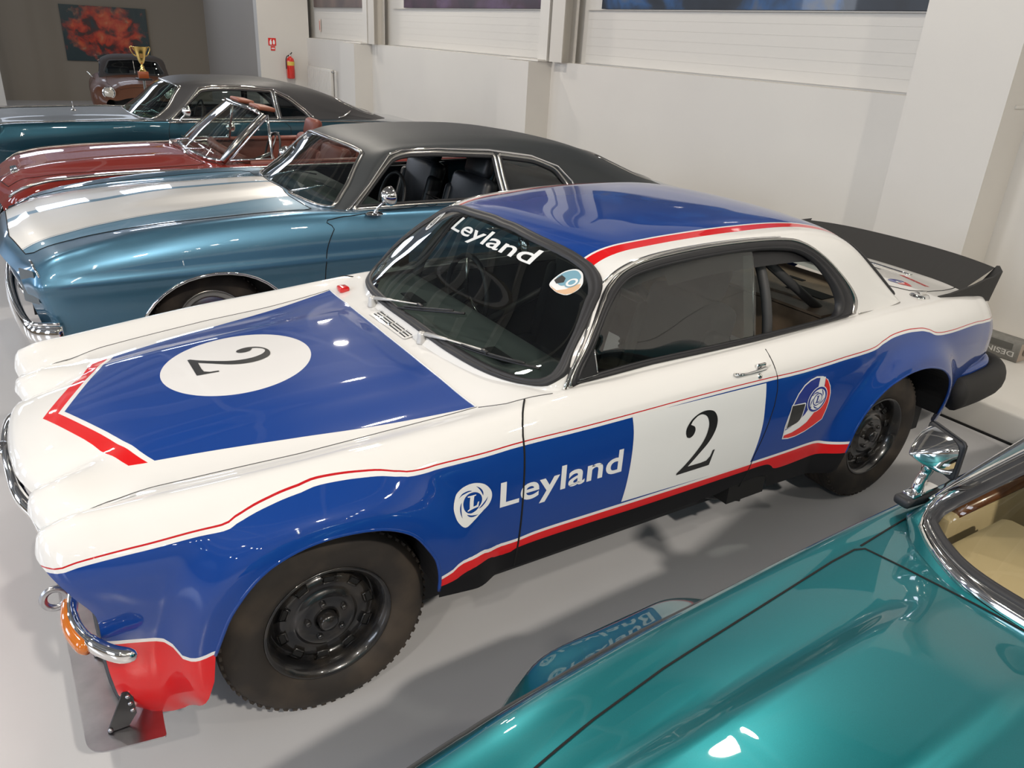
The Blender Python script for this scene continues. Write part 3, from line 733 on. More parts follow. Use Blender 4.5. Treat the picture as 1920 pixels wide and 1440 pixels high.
    # --- decals on the side
    for s in (-1,):
        d = doors[s]; k = .0012
        pl = smooth_poly([(1.068,.861),(1.077,.80),(1.080,.735),(1.079,.665),(1.074,.58),(1.066,.516)], False, 3); pr = smooth_poly([(1.745,.497),(1.756,.565),(1.762,.640),(1.761,.70),(1.752,.77),(1.742,.857)], False, 3)
        SB.decal('number_panel', [pl+pr], M['decal_w'], d, 'y', s, k)
        SB.decal('number_two', [place2d(two_poly(), (1.318,.560), (.178,0), (0,.250))], M['decal_k'], d, 'y', s, k*2)
        lay_o = lay(SB, text_bm('Leyland', 'y', (.540,.657), .127, .500, bold=.018, spacing=1.03), 'y', s, k)
        from_bm('lettering', lay_o, M['decal_w'], C_)
        cx, cz = .440, .709
        out = [(r[0], r[1]) for r in smooth_poly([(-.076,.012),(-.060,.043),(-.03,.060),(.004,.063),(.04,.050),(.064,.022),(.068,-.006),(.055,-.032),(.025,-.052),(-.01,-.064),(-.043,-.065),(-.068,-.038),(-.077,-.01)], True, 4)]
        holes = [xf(h, (-.004,-.001), .058, .053) for h in swirl_slits(5,.72,1.0)]
        P = lambda L: [(cx+x, cz+z) for x, z in L]
        SB.decal('wheel_emblem', [P(out), P(circ(-.003,-.002,.036,.034))]+[P(h) for h in holes], M['decal_w'], C_, 'y', s, k)
        SB.decal('emblem_letter', [P(xf(SERIF_L, (-.003,-.002), .082, .076))], M['decal_w'], C_, 'y', s, k*1.2)
        # helmet badge
        hl = [(1.912,.571),(1.908,.631),(1.916,.680),(1.928,.729),(1.948,.772),(1.978,.805),(2.013,.822),(2.05,.829),(2.091,.823),(2.128,.802),(2.153,.768),(2.166,.733),(2.168,.691),(2.163,.654),(2.152,.612),(2.1,.590),(2.05,.573),(1.997,.563),(1.95,.563)]
        H = hl; H0 = H
        badge = SB.decal('helmet_badge', [H0], M['decal_w'], C_, 'y', s, k)
        Hi = inset(H, .0065)
        SB.decal('badge_blue', [[p for p in Hi]], M['decal_b'], badge, 'y', s, k*1.5)
        bnd = [(2.073,.826),(2.108,.817),(2.109,.77),(2.106,.72),(2.079,.660),(2.045,.622),(2.007,.604),(1.965,.592),(1.914,.587),(1.915,.612),(1.95,.622),(1.985,.638),(2.020,.665),(2.045,.700),(2.068,.75)]
        SB.decal('badge_band', [bnd], M['decal_w'], badge, 'y', s, k*1.9)
        rd = [(2.108,.812),(2.128,.796),(2.148,.765),(2.160,.732),(2.162,.691),(2.157,.656),(2.147,.616),(2.1,.596),(2.05,.579),(1.997,.569),(1.95,.569),(1.918,.577),(1.918,.589),(1.965,.592),(2.007,.604),(2.045,.622),(2.079,.660),(2.106,.72),(2.113,.77)]
        SB.decal('badge_red', [rd], M['decal_r'], badge, 'y', s, k*2.2)
        vz = round_poly([(1.921,.727),(2.012,.722),(2.004,.650),(1.985,.630),(1.915,.618)], [0,.012,.03,.03,0])
        SB.decal('visor_edge', [vz], M['decal_w'], badge, 'y', s, k*2.4)
        SB.decal('visor', [inset(vz, .005)], M['decal_dark'], badge, 'y', s, k*2.8)
        c2 = (2.080,.722); SB.decal('badge_emblem', [circ(*c2,.062,.060)], M['decal_w'], badge, 'y', s, k*2.6)
        SB.decal('badge_emblem', [circ(*c2,.058,.056)], M['decal_b'], badge, 'y', s, k*3.0)
        SB.decal('badge_emblem', [circ(*c2,.048,.047), circ(*c2,.029,.029)]+[xf(h, c2, .050, .049) for h in swirl_slits(5, .62, .97)], M['decal_w'], badge, 'y', s, k*3.4)
        SB.decal('badge_emblem', [circ(*c2,.024,.024), xf(SERIF_L, c2, .05, .055)], M['decal_w'], badge, 'y', s, k*3.8)
    # bonnet number: reads from the nose
    o = (-.170,.165)
    SB.decal('bonnet_number', [[(-.170+y*.272, .158-x*.165) for x, y in two_poly()]], M['decal_k'], hood_o, 'z', 1, .0012)
    # windscreen lettering and badges, projected along x
    t = text_bm('Leyland', 'x', (0, 0), .078, .605, bold=.012, spacing=1.0)
    for v in t.verts:
        u = v.co.y; w = v.co.z; v.co = Vector((0, .278-u, 1.268+w*.80 - (abs(.278-u)**2)*.06))
    from_bm('screen_lettering', lay(SG, t, 'x', -1, .0012), M['decal_w'], wscreen)
    cc = (.528,1.236)
    SG.decal('screen_emblem', [circ(*cc,.042,.036), circ(*cc,.020,.018)]+[xf(h, cc, .038, .033) for h in swirl_slits()], M['decal_w'], wscreen, 'x', -1, .0015)
    SG.decal('screen_emblem', [xf(SERIF_L, cc, .042, .036)], M['decal_w'], wscreen, 'x', -1, .0015)
    hp = smooth_poly([(-.463,1.224),(-.460,1.245),(-.470,1.268),(-.495,1.279),(-.524,1.273),(-.548,1.258),(-.564,1.243),(-.567,1.225),(-.552,1.208),(-.52,1.207),(-.490,1.213)], True, 3)
    lb = mat('badge_light_blue', (.16,.32,.40), .4, coat=.5)
    hb_ = SG.decal('screen_badge', [hp], M['decal_w'], wscreen, 'x', -1, .0012)
    SG.decal('badge_blue', [smooth_poly([(-.466,1.245),(-.474,1.265),(-.497,1.275),(-.522,1.269),(-.540,1.256),(-.525,1.238),(-.505,1.228),(-.482,1.234)], True, 3)], lb, hb_, 'x', -1, .0018)
    SG.decal('badge_tan', [[(-.464,1.224),(-.480,1.219),(-.505,1.213),(-.530,1.222),(-.548,1.240),(-.558,1.244),(-.566,1.232),(-.562,1.216),(-.545,1.208),(-.515,1.208),(-.488,1.214)]], mat('badge_tan_vinyl', (.62,.40,.24), .4, coat=.5), hb_, 'x', -1, .0018)
    SG.decal('visor', [[(-.466,1.238),(-.474,1.256),(-.496,1.250),(-.503,1.238),(-.484,1.230)]], M['decal_dark'], hb_, 'x', -1, .0024)
    SG.decal('badge_emblem', [circ(-.528,1.242,.020,.015)], lb, hb_, 'x', -1, .0028)
    SG.decal('badge_emblem', [circ(-.528,1.242,.0165,.0122), circ(-.528,1.242,.010,.0075)], M['decal_w'], hb_, 'x', -1, .0032)
    # --- cowl: vent grille, wipers, red cap
    v = SB.decal('cowl_vent', [round_poly([(.578,-.085),(.572,.255),(.648,.262),(.655,-.075)], .015)], M['white'], C_, 'z', 1, .004)
    for j in range(4):
        for i, (y0, y1) in enumerate(((.185,.235),(.09,.175),(-.005,.08),(-.07,-.015))):
            x = .590+j*.0145
            tube('louvre', SB.line('z', [(x, y0), (x, y1)], 1, .0045, closed=False, step=.02), .0024, M['gap'], v, 6, flat=.45)
            tube('louvre_lip', SB.line('z', [(x+.005, y0), (x+.005, y1)], 1, .0065, closed=False, step=.02), .003, M['white'], v, 6, flat=.7)
    lathe('vent_screw', [(0,.010),(.006,.009),(.008,.004),(.008,-.004)], M['chrome'], v, 10, 'z', tuple(SB.hit('z', (.592,.085), 1, .003)))
    for (py, tip0, tip1, bl0) in ((.334, (.750,.120), None, None), (-.147, (.75,-.42), None, None)):
        b = SB.hit('z', (.622, py), 1, 0)
        pv = lathe('wiper', [(.0,.045),(.012,.044),(.016,.036),(.016,.020),(.019,.012),(.020,.0)], M['silver'], C_, 16, 'z', tuple(b))
        y1 = py-.205 if py > 0 else py-.215
        a1 = SG.hit('x', (.002 if py > 0 else -.474, 1.026 if py > 0 else 1.003), -1, .022)
        mid = b+Vector((.012,-.012,.037)); m2 = b.lerp(a1, .42)+Vector((0,0,.026))
        tube('wiper_arm', [mid, mid.lerp(a1, .36)+Vector((0,0,.002)), mid.lerp(a1, .38)+Vector((0,0,.002)), a1], [.014,.009,.0055,.0045], M['silver'], pv, 8, flat=.6, up=(0,0,1))
        ys = (.136, -.239) if py > 0 else (-.322, -.682)
        bl = []
        for i in range(9):
            tt = i/8; yy = ys[0]+(ys[1]-ys[0])*tt; zz = (.986+.081*tt if py > 0 else .988+.021*tt)
            bl.append(SG.hit('x', (yy, zz), -1, .008))
        tube('wiper_blade', bl, .0065, M['black'], pv, 6, flat=.8)
        bl2 = [q+Vector((-.006,0,.010)) for q in bl[1:-1]]
        tube('blade_bridge', bl2, .0042, M['black'], pv, 6)
        box('blade_clip', a1+Vector((0,0,-.004)), (.014,.038,.012), M['black'], pv, bev=.003)
    rcp = SB.hit('z', (.600,.622), 1, 0)
    box('washer_cap', rcp+Vector((.0,0,.010)), (.048,.052,.026), M['redplastic'], C_, bev=.008)
    # --- door handle and lock
    for s in (-1, 1):
        d = doors[s]
        a = SB.hit('y', (1.572,.918), s, .0); b = SB.hit('y', (1.715,.921), s, .0); w = Vector((0, s, 0))
        h = tube('door_handle', [a+w*.006, a+w*.022+Vector((.012,0,.001)), a.lerp(b,.35)+w*.026, a.lerp(b,.75)+w*.026, b+w*.022, b+w*.012+Vector((.045,0,.002))], [.009,.008,.0055,.0075,.011,.004], M['chrome'], d, 10, flat=.75)
        box('handle_boss', b+w*.006, (.05,.012,.034), M['chrome'], h, bev=.005)
        q = SB.hit('y', (1.706,.889), s, 0); lathe('door_lock', [(0,s*.007),(.009,s*.006),(.0115,s*.002),(.0115,-s*.004)], M['chrome'], d, 14, 'y', tuple(q))
        # fuel filler flap and its lip
        q = SB.hit('z', (3.08, s*.645), 1, 0)
        fc_ = lathe('filler_cap', [(0,.016),(.030,.015),(.042,.010),(.046,.004),(.048,-.004)], M['chrome'], C_, 28, 'z', tuple(q))
        box('cap_lever', q+Vector((.02,0,.016)), (.06,.018,.012), M['chrome'], fc_, bev=.004)
    # --- boot graphics
    sm_r = mat('boot_red_letters', (.50,.03,.03), .4, coat=.4); sm_k = mat('boot_dark_letters', (.05,.05,.06), .4, coat=.4)
    bd = SB.decal('boot_badge', [circ(3.240,-.418,.048,.040)], M['decal_b'], boot_o, 'z', 1, .0012)
    SB.decal('boot_badge_red', [[(3.195,-.452),(3.285,-.440),(3.262,-.48),(3.232,-.512)]], M['decal_r'], bd, 'z', 1, .002)
    SB.decal('boot_badge_ring', [circ(3.238,-.440,.022), circ(3.238,-.440,.011)], M['decal_w'], bd, 'z', 1, .002)
    def mark_row(p0, p1, w, n_, m_):                 # worn lettering, too small in the photo to read
        p0, p1 = Vector(p0), Vector(p1); d = (p1-p0)/n_; q = Vector((-d.y, d.x)).normalized()*w
        L = []
        for i in range(n_):
            a0 = p0+d*(i+.08); a1 = p0+d*(i+.86)
            L.append([tuple(a0), tuple(a1), tuple(a1+q), tuple(a0+q)])
            if i % 2: L.append([tuple(a0+d*.25+q*.3), tuple(a0+d*.55+q*.3), tuple(a0+d*.55+q*.7), tuple(a0+d*.25+q*.7)])
        SB.decal('boot_lettering', L, m_, boot_o, 'z', 1, .0013)
    mark_row((3.425,-.315), (3.352,-.515), .028, 10, sm_r); mark_row((3.43,.02), (3.40,-.21), .022, 10, sm_k)
    pts = [SB.hit('z', (3.50, y), 1, .006) for y in np.linspace(-.34,.34,13)]
    tube('boot_handle_bar', pts, .012, M['chrome'], boot_o, 8, flat=.6)
    # --- spoiler of black foam board on the boot
    V = []; F = []; n = 21
    for i in range(n):
        y = -.60+1.2*i/(n-1); xb = 3.635-.09*(abs(y)/.6)**2.5; xt = 3.84-.035*(abs(y)/.6)**2; zt = 1.046-.022*(abs(y)/.6)**3
        q = SB.hit('z', (xb, y), 1, -.004)
        b0 = q; t0 = Vector((xt, y*1.01, zt)); tk = Vector((.012,0,.006))
        V += [b0, t0, t0+tk, b0+tk*1.2]
    for i in range(n-1):
        for j in range(4): F.append((4*i+j, 4*i+4+j, 4*i+4+(j+1) % 4, 4*i+(j+1) % 4))
    F += [(3,2,1,0), (4*n-4,4*n-3,4*n-2,4*n-1)]
    spo = pyd('spoiler', V, F, M['foam'], C_, smooth=False)
    for s in (-1, 1):
        st = [(3.205,.678,.003),(3.30,.683,.016),(3.40,.682,.035),(3.50,.679,.055),(3.60,.674,.085),(3.68,.667,.118),(3.755,.660,.150)]
        V = []; F = []
        for i, (x, y, h) in enumerate(st):
            q = SB.hit('z', (min(x,3.715), s*y), 1, 0) or Vector((x, s*y, .9)); zb = q.z-.006
            V += [Vector((min(x,3.735)-.0, s*(y+.006), zb)), Vector((x+.04*(h/.15), s*(y+.002), zb+h+.006)), Vector((x+.04*(h/.15), s*(y-.012), zb+h+.006)), Vector((min(x,3.735), s*(y-.008), zb))]
        # wrap round to meet the blade
        V += [Vector((3.715, s*.59, .905)), Vector((3.845, s*.615, 1.040)), Vector((3.832, s*.605, 1.040)), Vector((3.70, s*.58, .905))]
        m = len(st)+1
        for i in range(m-1):
            for j in range(4): F.append((4*i+j, 4*i+4+j, 4*i+4+(j+1) % 4, 4*i+(j+1) % 4))
        F += [(3,2,1,0), (4*m-4,4*m-3,4*m-2,4*m-1)]
        pyd('spoiler_end', V, F, M['foam'], spo, smooth=False)
    # --- rear bumper
    path = []; 
    for (x, y) in ((3.36,-.765),(3.5,-.765),(3.62,-.755),(3.74,-.735),(3.83,-.68),(3.875,-.58),(3.89,-.3),(3.895,0)): path.append((x, y, .43))
    path = path + [(x, -y, z) for x, y, z in reversed(path[:-1])]
    tube('rear_bumper', smooth_poly([(x+.055*sstep(x,3.5,3.8), y*1.065, .455) for x, y, z in path], False, 4), .060, M['foam'], C_, 16, flat=1.5, up=(0,0,1))
    tube('bumper_strip', smooth_poly([(p[0]-.03, p[1]*1.02, .550) for p in path], False, 4), .022, M['blue'], C_, 10)
    # --- nose: grille, lamps, bumper corners, tow ring, splitter
    g = thing_mesh_grille(C_, SB)
    for s in (-1, 1):
        for (y, r, z, x) in ((.635,.078,.655,-.600),(.435,.070,.665,-.640)):
            hb2 = lathe('headlamp', [(0,.030),(r*.5,.022),(r*.85,.004),(r,-.012),(r+.012,-.012),(r+.014,.0),(r+.010,.008)][::-1], M['chrome'], C_, 32, 'x', (x, s*y, z))
            lathe('lens', [(r*.9,-.016),(r*.6,-.028),(r*.3,-.034),(0,-.036)], M['ws_glass'], hb2, 32, 'x', (x, s*y, z))
        bpth = smooth_poly([(-.655,s*.57,.545),(-.664,s*.64,.538),(-.655,s*.705,.525),(-.625,s*.765,.510),(-.580,s*.812,.497),(-.535,s*.835,.492)], False, 5)
        bc = tube('bumper_corner', bpth, [.014]*6+[.016]*8+[.019]*7+[.019,.018,.016,.012,.005], M['chrome'], C_, 12, flat=1.3, up=(0,0,1))
        tube('indicator_lens', [Vector(p)+Vector((-.009,s*.010,-.012)) for p in bpth[:15]], [.016]+[.0215]*13+[.015], M['amber'], bc, 12, flat=1.15, up=(0,0,1))
        pts = [(-.690+.0*math.cos(a), s*(.455+.034*math.cos(a)), .50+.042*math.sin(a)) for a in np.linspace(0, 2*PI, 22)[:-1]]
        pts = [(-.70+.030*math.cos(a), s*.50, .500+.032*math.sin(a)) for a in np.linspace(0, 2*PI, 22)[:-1]]
        tube('tow_ring', pts, .011, M['alu'], C_, 8, closed=True, flat=.8, up=(0,1,0))
    # panel closing the nose below the lamps
    F0 = rc_body_grid(); ring0 = F0[1]; m_ = ring0.shape[0]; V = []; F = []; nb = 17
    low_ = [p for p in ring0[:m_//2] if .155 < p[2] < .735]
    for p in low_:
        for t in np.linspace(-1, 1, nb): V.append((p[0]+.012-.035*(1-abs(t)**2.2), abs(p[1])*t*.995, p[2]))
    np_ = pyd('nose_panel', V, grid_faces(len(low_), nb), [M['blue'], M['red']], C_)
    for p in np_.data.polygons: p.material_index = 1 if p.center.z < .47 else 0
    # splitter plate
    op = round_poly([(-.498,-.780),(-.50,-.828),(-.695,-.795),(-.712,0),(-.695,.795),(-.50,.828),(-.498,.780),(-.45,0)], [.0,.01,.06,0,.06,.01,0,0], 8)
    bm = bmesh.new(); vs = [bm.verts.new((x, y, .175)) for x, y in op]; fc2 = bm.faces.new(vs); r = bmesh.ops.extrude_face_region(bm, geom=[fc2])
    for v_ in r['geom']:
        if isinstance(v_, bmesh.types.BMVert): v_.co.z -= .005
    bmesh.ops.recalc_face_normals(bm, faces=bm.faces[:]); from_bm('splitter', bm, M['alu'], C_, smooth=False)
    for s in (-1, 1):
        for y in (.40,.735):
            yb = y
            V = [(-.640,s*yb,.178),(-.585,s*yb,.178),(-.560,s*yb,.215),(-.562,s*yb,.290),(-.575,s*yb,.302),(-.588,s*yb,.296)]
            V = V+[(a, b+s*.008, c) for a, b, c in V]; n6 = 6
            F = [tuple(range(6)), tuple(range(11,5,-1))]+[(i, (i+1) % 6, (i+1) % 6+6, i+6) for i in range(6)]
            br = pyd('splitter_bracket', V, F, M['black'], C_, smooth=False)
            for (x, z) in ((-.575,.285),(-.572,.258),(-.569,.232),(-.632,.186)):
                lathe('bolt', [(0,s*.006),(.005,s*.005),(.007,s*.002),(.007,-s*.002)], M['alu'], br, 10, 'y', (x, s*(yb+.004)+s*.006, z))
    tube('valance_lip', smooth_poly([(-.585,-.66,.20),(-.605,-.50,.20),(-.61,0,.20),(-.605,.50,.20),(-.585,.66,.20)], False, 4), .012, M['rubber'], C_, 8)
    # --- sill flap, exhaust, floor pan
    for s in (-1, 1):
        box('exhaust_tunnel', (1.79, s*.74, .35), (.22,.22,.09), M['gap'], C_)
        tube('side_exhaust', [(1.45, s*.60,.27),(1.70,s*.70,.285),(1.82,s*.80,.29)], .035, M['black'], C_, 14)
    box('floor_pan', (1.6, 0, .27), (3.5, 1.36, .14), M['black'], C_)
    box('engine_tray', (-.02, 0, .40), (.72, .94, .40), M['black'], C_)
    # --- cabin
    V = [(.70,-.56,.87),(.70,.56,.87),(.70,.56,.4),(.70,-.56,.4)]
    pyd('bulkhead', V, [(0,1,2,3)], M['black'], C_, smooth=False)
    dsh = smooth_poly([(.66,.945),(.80,.962),(.93,.965),(1.0,.955),(1.03,.90),(1.03,.78)], False, 3)
    V = []; F = []
    for x, z in dsh: V += [(x, -min(.69, .42+1.7*(x-.66)), z-.012), (x, min(.69, .42+1.7*(x-.66)), z-.012)]
    for i in range(len(dsh)-1): F.append((2*i, 2*i+1, 2*i+3, 2*i+2))
    da = pyd('dashboard', V, F, M['dash'], C_)
    for y in (.30,-.42): box('demister_vent', (.80, y, .966), (.055,.15,.006), M['gap'], da, rot=Matrix.Rotation(.05, 3, 'Y'), bev=.002)
    for s in (-1, 1): box('door_card', (1.56, s*.735, .67), (1.25,.03,.50), M['gray'], C_)
    st = tube('steering_wheel', [(1.10+.045*math.sin(a)*.4, +.36+.185*math.cos(a), .93+.175*math.sin(a)) for a in np.linspace(0, 2*PI, 33)[:-1]], .013, M['black'], C_, 10, closed=True)
    tube('steering_column', [(.95,.36,.86),(1.10,.36,.93)], .03, M['black'], st, 10)
    for k in range(3):
        a = PI/2+k*2*PI/3; tube('wheel_spoke', [(1.10,.36,.93),(1.10,.36+.18*math.cos(a),.93+.17*math.sin(a))], .009, M['dchrome'], st, 6)
    for y in (-.36,.36): seat(C_, (1.48, y, .33), mat('race_seat_cloth', (.022,.023,.024), .8), 'race_seat')
    cg = M['cage']; R_ = .021
    for s in (-1, 1):
        tube('roll_cage', smooth_poly([(1.02,s*.70,.45),(1.0,s*.68,.95),(1.17,s*.565,1.25),(1.35,s*.53,1.30),(1.86,s*.52,1.315),(1.95,s*.55,1.26),(1.97,s*.66,.95),(1.97,s*.69,.35)], False, 6), R_, cg, C_, 10)
        tube('cage_stay', [(1.93,s*.53,1.29),(2.75,s*.48,.80)], R_, cg, C_, 10)
        tube('door_bar', [(1.02,s*.68,.50),(1.97,s*.67,.86)], R_, cg, C_, 10)
    tube('cage_hoop', smooth_poly([(1.95,-.54,1.27),(1.93,-.42,1.325),(1.93,.42,1.325),(1.95,.54,1.27)], False, 5), R_, cg, C_, 10)
    tube('cage_hoop', smooth_poly([(1.18,-.55,1.25),(1.17,-.42,1.28),(1.17,.42,1.28),(1.18,.55,1.25)], False, 5), R_, cg, C_, 10)
    tube('cage_brace', [(1.95,.60,1.15),(1.97,-.62,.55)], R_, cg, C_, 10)
    tube('harness_bar', [(1.97,-.66,.86),(1.97,.66,.86)], R_, cg, C_, 10)
    # rear shelf of bare tan metal with pressings
    bm = bmesh.new(); add_box(bm, (2.70,0,.945), (.60,1.20,.012)); add_box(bm, (2.42,0,.70), (.012,1.30,.46))
    sh = from_bm('rear_shelf', bm, M['tan'], C_, smooth=False)
    for y in (-.33,.33):
        box('shelf_opening', (2.66,y,.952), (.10,.22,.004), M['gap'], sh); box('shelf_opening', (2.80,y*.4,.952), (.03,.10,.004), M['gap'], sh)
        tube('shelf_swage', smooth_poly([(2.50,y-.16,.953),(2.52,y,.953),(2.50,y+.16,.953)], False, 4), .006, M['tan'], sh, 6)
    # far door mirror seen through the glass
    mb = lathe('interior_mirror', [(0,-.01),(.03,-.008),(.036,0),(.03,.012),(0,.018)], M['chrome'], C_, 18, 'x', (1.16,0,1.235))
    # --- wheels
    for hx in HUBX:
        for s in (-1, 1):
            wheel(C_, (hx, s*.790, .335), s)
    return C_
def thing_mesh_grille(C_, SB):
    # chrome arch over the nose and the grille behind it
    top = []
    for y in np.linspace(-.36,.36,25):
        ay = abs(y); x = -.752+.012*(ay/.2)**1.4*1.0 + (.03*((ay-.24)/.12)**2 if ay > .24 else 0); top.append((x-.006, y, .752-.055*(ay/.36)**3))
    pts = top+[(-.685,.40,.64),(-.66,.33,.545),(-.665,0,.535),(-.66,-.33,.545),(-.685,-.40,.64)]
    su = tube('grille_surround', smooth_poly(pts, True, 2), .020, M['chrome'], C_, 12, closed=True, flat=1.1)
    bm = bmesh.new()
    for y in np.linspace(-.33,.33,25): add_box(bm, (-.69,y,.645), (.02,.004,.19))
    add_box(bm, (-.69,0,.65), (.02,.70,.006)); from_bm('grille_bars', bm, M['chrome'], su, smooth=False, kind='stuff')
    box('grille_back', (-.655,0,.64), (.01,.72,.24), M['black'], su)
    b = lathe('grille_badge', [(0,-.030),(.022,-.026),(.030,-.014),(.032,.0),(.026,.014)], M['chrome'], su, 24, 'x', (-.765,0,.748))
    lathe('badge_face', [(0,-.033),(.018,-.031),(.019,-.026)], mat('badge_gold', (.55,.42,.2), .3, 1), su, 20, 'x', (-.765,0,.748))
    return su
def seat(parent, c, material, name='seat', w=.50, h=.62, head=True, recl=.25):
    x, y, z = c
    bm = bmesh.new(); add_box(bm, (x, y, z+.12), (.50, w, .16), Matrix.Rotation(-.1, 3, 'Y'), .05, 3)
    for s in (-1, 1): add_box(bm, (x, y+s*(w/2-.04), z+.17), (.46,.09,.14), Matrix.Rotation(-.1, 3, 'Y'), .04, 3)
    s_ = from_bm(name, bm, material, parent, sharp=None)
    bm = bmesh.new(); ro = Matrix.Rotation(recl, 3, 'Y')
    add_box(bm, (x+.27, y, z+.12+h/2), (.13, w*.94, h), ro, .055, 3)
    for s in (-1, 1): add_box(bm, (x+.24, y+s*(w/2-.04), z+.08+h/2), (.14,.08,h*.8), ro, .04, 3)
    from_bm('backrest', bm, material, s_, sharp=None)
    if head:
        bm = bmesh.new(); add_box(bm, (x+.27+recl*(h/2+.12)*.95, y, z+.12+h+.06), (.10, w*.55, .18), ro, .045, 3); from_bm('headrest', bm, material, s_, sharp=None)
    return s_

# ------------------------------------------------------------------ the other cars
def arch_poly(hx, hz, r, zlow, n=20, fl=1.0):
    a0 = math.asin(max(-1, min(1, (zlow-hz)/r))); 
    return [(hx+r*fl*math.cos(PI-a0-(PI-2*a0)*i/n), hz+r*math.sin(PI-a0-(PI-2*a0)*i/n)) for i in range(n+1)]
def sym(pts): return pts + [(x, -y) for x, y in reversed(pts)]
def car_shell(C_, st, paint, hubs, hz, ra, xs=None, per=7, low_z=.25, cab=None, bonnet=None, door=None, bonnet_mat=None, warp=None, arch_trim=None, fl=1.0, zfront=None, boot=None, body_post=None):
    X0, X1 = st[0][0], st[-1][0]
    if xs is None: xs = np.unique(np.concatenate([[s[0] for s in st], np.linspace(X0, X1, 120), np.linspace(X0, X0+.25, 16), np.linspace(X1-.15, X1, 10)]))
    G = loft(st, xs, per=per)
    if warp: G = warp(G)
    bm = grid_bm(G); S_ = Surf(bm); A = [arch_poly(h, hz, ra, low_z+.01, fl=fl) for h in hubs]
    zf = zfront or low_z
    low = [(X0-.3,-.3),(X0-.3,zf),(A[0][0][0],zf)] + A[0] + [(A[0][-1][0]+.001,low_z),(A[1][0][0]-.001,low_z)] + A[1] + [(A[1][-1][0]+.001,low_z+.03),(X1+.3,low_z+.05),(X1+.3,-.3)]
    bmesh.ops.delete(bm, geom=knife(bm, low, 'y'), context='FACES')
    if cab: bmesh.ops.delete(bm, geom=knife(bm, cab, 'z', lambda c: c.z > .70), context='FACES')
    R_ = dict(surf=S_)
    if bonnet:
        hb = detach(bm, knife(bm, bonnet, 'z', lambda c: c.z > .6)); R_['bonnet'] = from_bm('bonnet', hb, bonnet_mat or paint, C_)
        tube('bonnet_gap', S_.line('z', bonnet, 1, .0003, step=.03), .003, M['gap'], C_, 5, closed=True)
    if boot:
        hb = detach(bm, knife(bm, boot, 'z', lambda c: c.z > .6)); R_['boot'] = from_bm('boot_lid', hb, paint, C_)
    R_['doors'] = {}
    if door:
        for s in (-1, 1):
            door = door if len(door) > 24 else smooth_poly(door, True, 4)
            db = detach(bm, knife(bm, door, 'y', lambda c, s=s: c.y*s > .5)); R_['doors'][s] = from_bm('door', db, paint, C_)
            tube('door_gap', S_.line('y', door, s, .0004, step=.03), .003, M['gap'], R_['doors'][s], 5, closed=True)
    R_['body'] = from_bm('body_shell', bm, paint, C_)
    for s in (-1, 1):
        for a in A:
            L = S_.line('y', a, s, -.002, closed=False, step=.03)
            if len(L) < 4: continue
            tube('arch_trim', L, .010 if arch_trim else .005, arch_trim or paint, R_['body'], 8)
            V = []; F = []
            for q in L: V += [q, Vector((q.x, s*(abs(q.y)-.34), q.z))]
            V.append(Vector((sum(q.x for q in L)/len(L), s*(abs(L[0].y)-.34), hz)))
            for i in range(len(L)-1): F += [(2*i, 2*i+2, 2*i+3, 2*i+1), (2*i+1, 2*i+3, len(V)-1)]
            pyd('wheel_housing', V, F, M['black'], C_, smooth=False)
    box('floor_pan', ((X0+X1)/2, 0, low_z+.02), (X1-X0-.6, 1.30, .10), M['black'], C_)
    if bonnet: box('engine_tray', ((X0+bonnet[0][0])/2+.1, 0, .45), (abs(bonnet[0][0]-X0)-.5, 1.0, .40), M['black'], C_)
    return R_
def house(C_, gh, roof_mat, ws, rw, side, glass, seal, tops, knots=None, split=None, ws_x=9, rw_x=0, trim=None, trim_r=.008, ring_w=.02, side_glass=True, glass_inset=.01):
    """greenhouse: ws / rw outlines in (y,z) seen along x, side outlines in (x,z) seen along y"""
    gb = grid_bm(gh_grid(gh, nt=84, per=8)); SG = Surf(gb); out = dict(surf=SG)
    wbm = detach(gb, knife(gb, ws, 'x', lambda c: c.x < ws_x)); out['ws'] = from_bm('windscreen', wbm, glass, C_)
    ring('windscreen_trim', SG, 'x', inset(ws, -.011, .6), inset(ws, .010, .6), [(0,0),(.1,.009),(.5,.012),(.9,.009),(1,0)], seal, out['ws'], -1, 120)
    if rw:
        rb = detach(gb, knife(gb, rw, 'x', lambda c: c.x > rw_x)); out['rw'] = from_bm('rear_window', rb, glass, C_)
        ring('rear_window_trim', SG, 'x', inset(rw, -.014), inset(rw, .012), [(0,0),(.1,.009),(.5,.012),(.9,.009),(1,0)], seal, out['rw'], 1, 90)
    for s in (-1, 1):
        for i, P in enumerate(side):
            sb = detach(gb, knife(gb, P, 'y', lambda c, s=s: c.y*s > .25))
            if side_glass is True or (side_glass and side_glass[i]):
                for v in sb.verts: v.co.y -= s*glass_inset
                from_bm('side_glass', sb, M['glass'], C_)
            else: sb.free()
            ring('window_trim', SG, 'y', inset(P, -ring_w*.5), inset(P, ring_w*.6), [(0,0),(.1,.007),(.45,.010),(.9,.006),(1,-.002)], seal, C_, s, 100)
            ring('window_rubber', SG, 'y', inset(P, ring_w*.55), inset(P, ring_w*1.3), [(0,.002),(.2,.005),(.9,.004),(1,-.006)], M['rubber'], C_, s, 90)
        if trim: tube('gutter_trim', SG.line('y', trim, s, .003, closed=False), trim_r, M['chrome'], C_, 8)
    out['roof'] = from_bm('roof_panel', gb, roof_mat, C_)
    return out
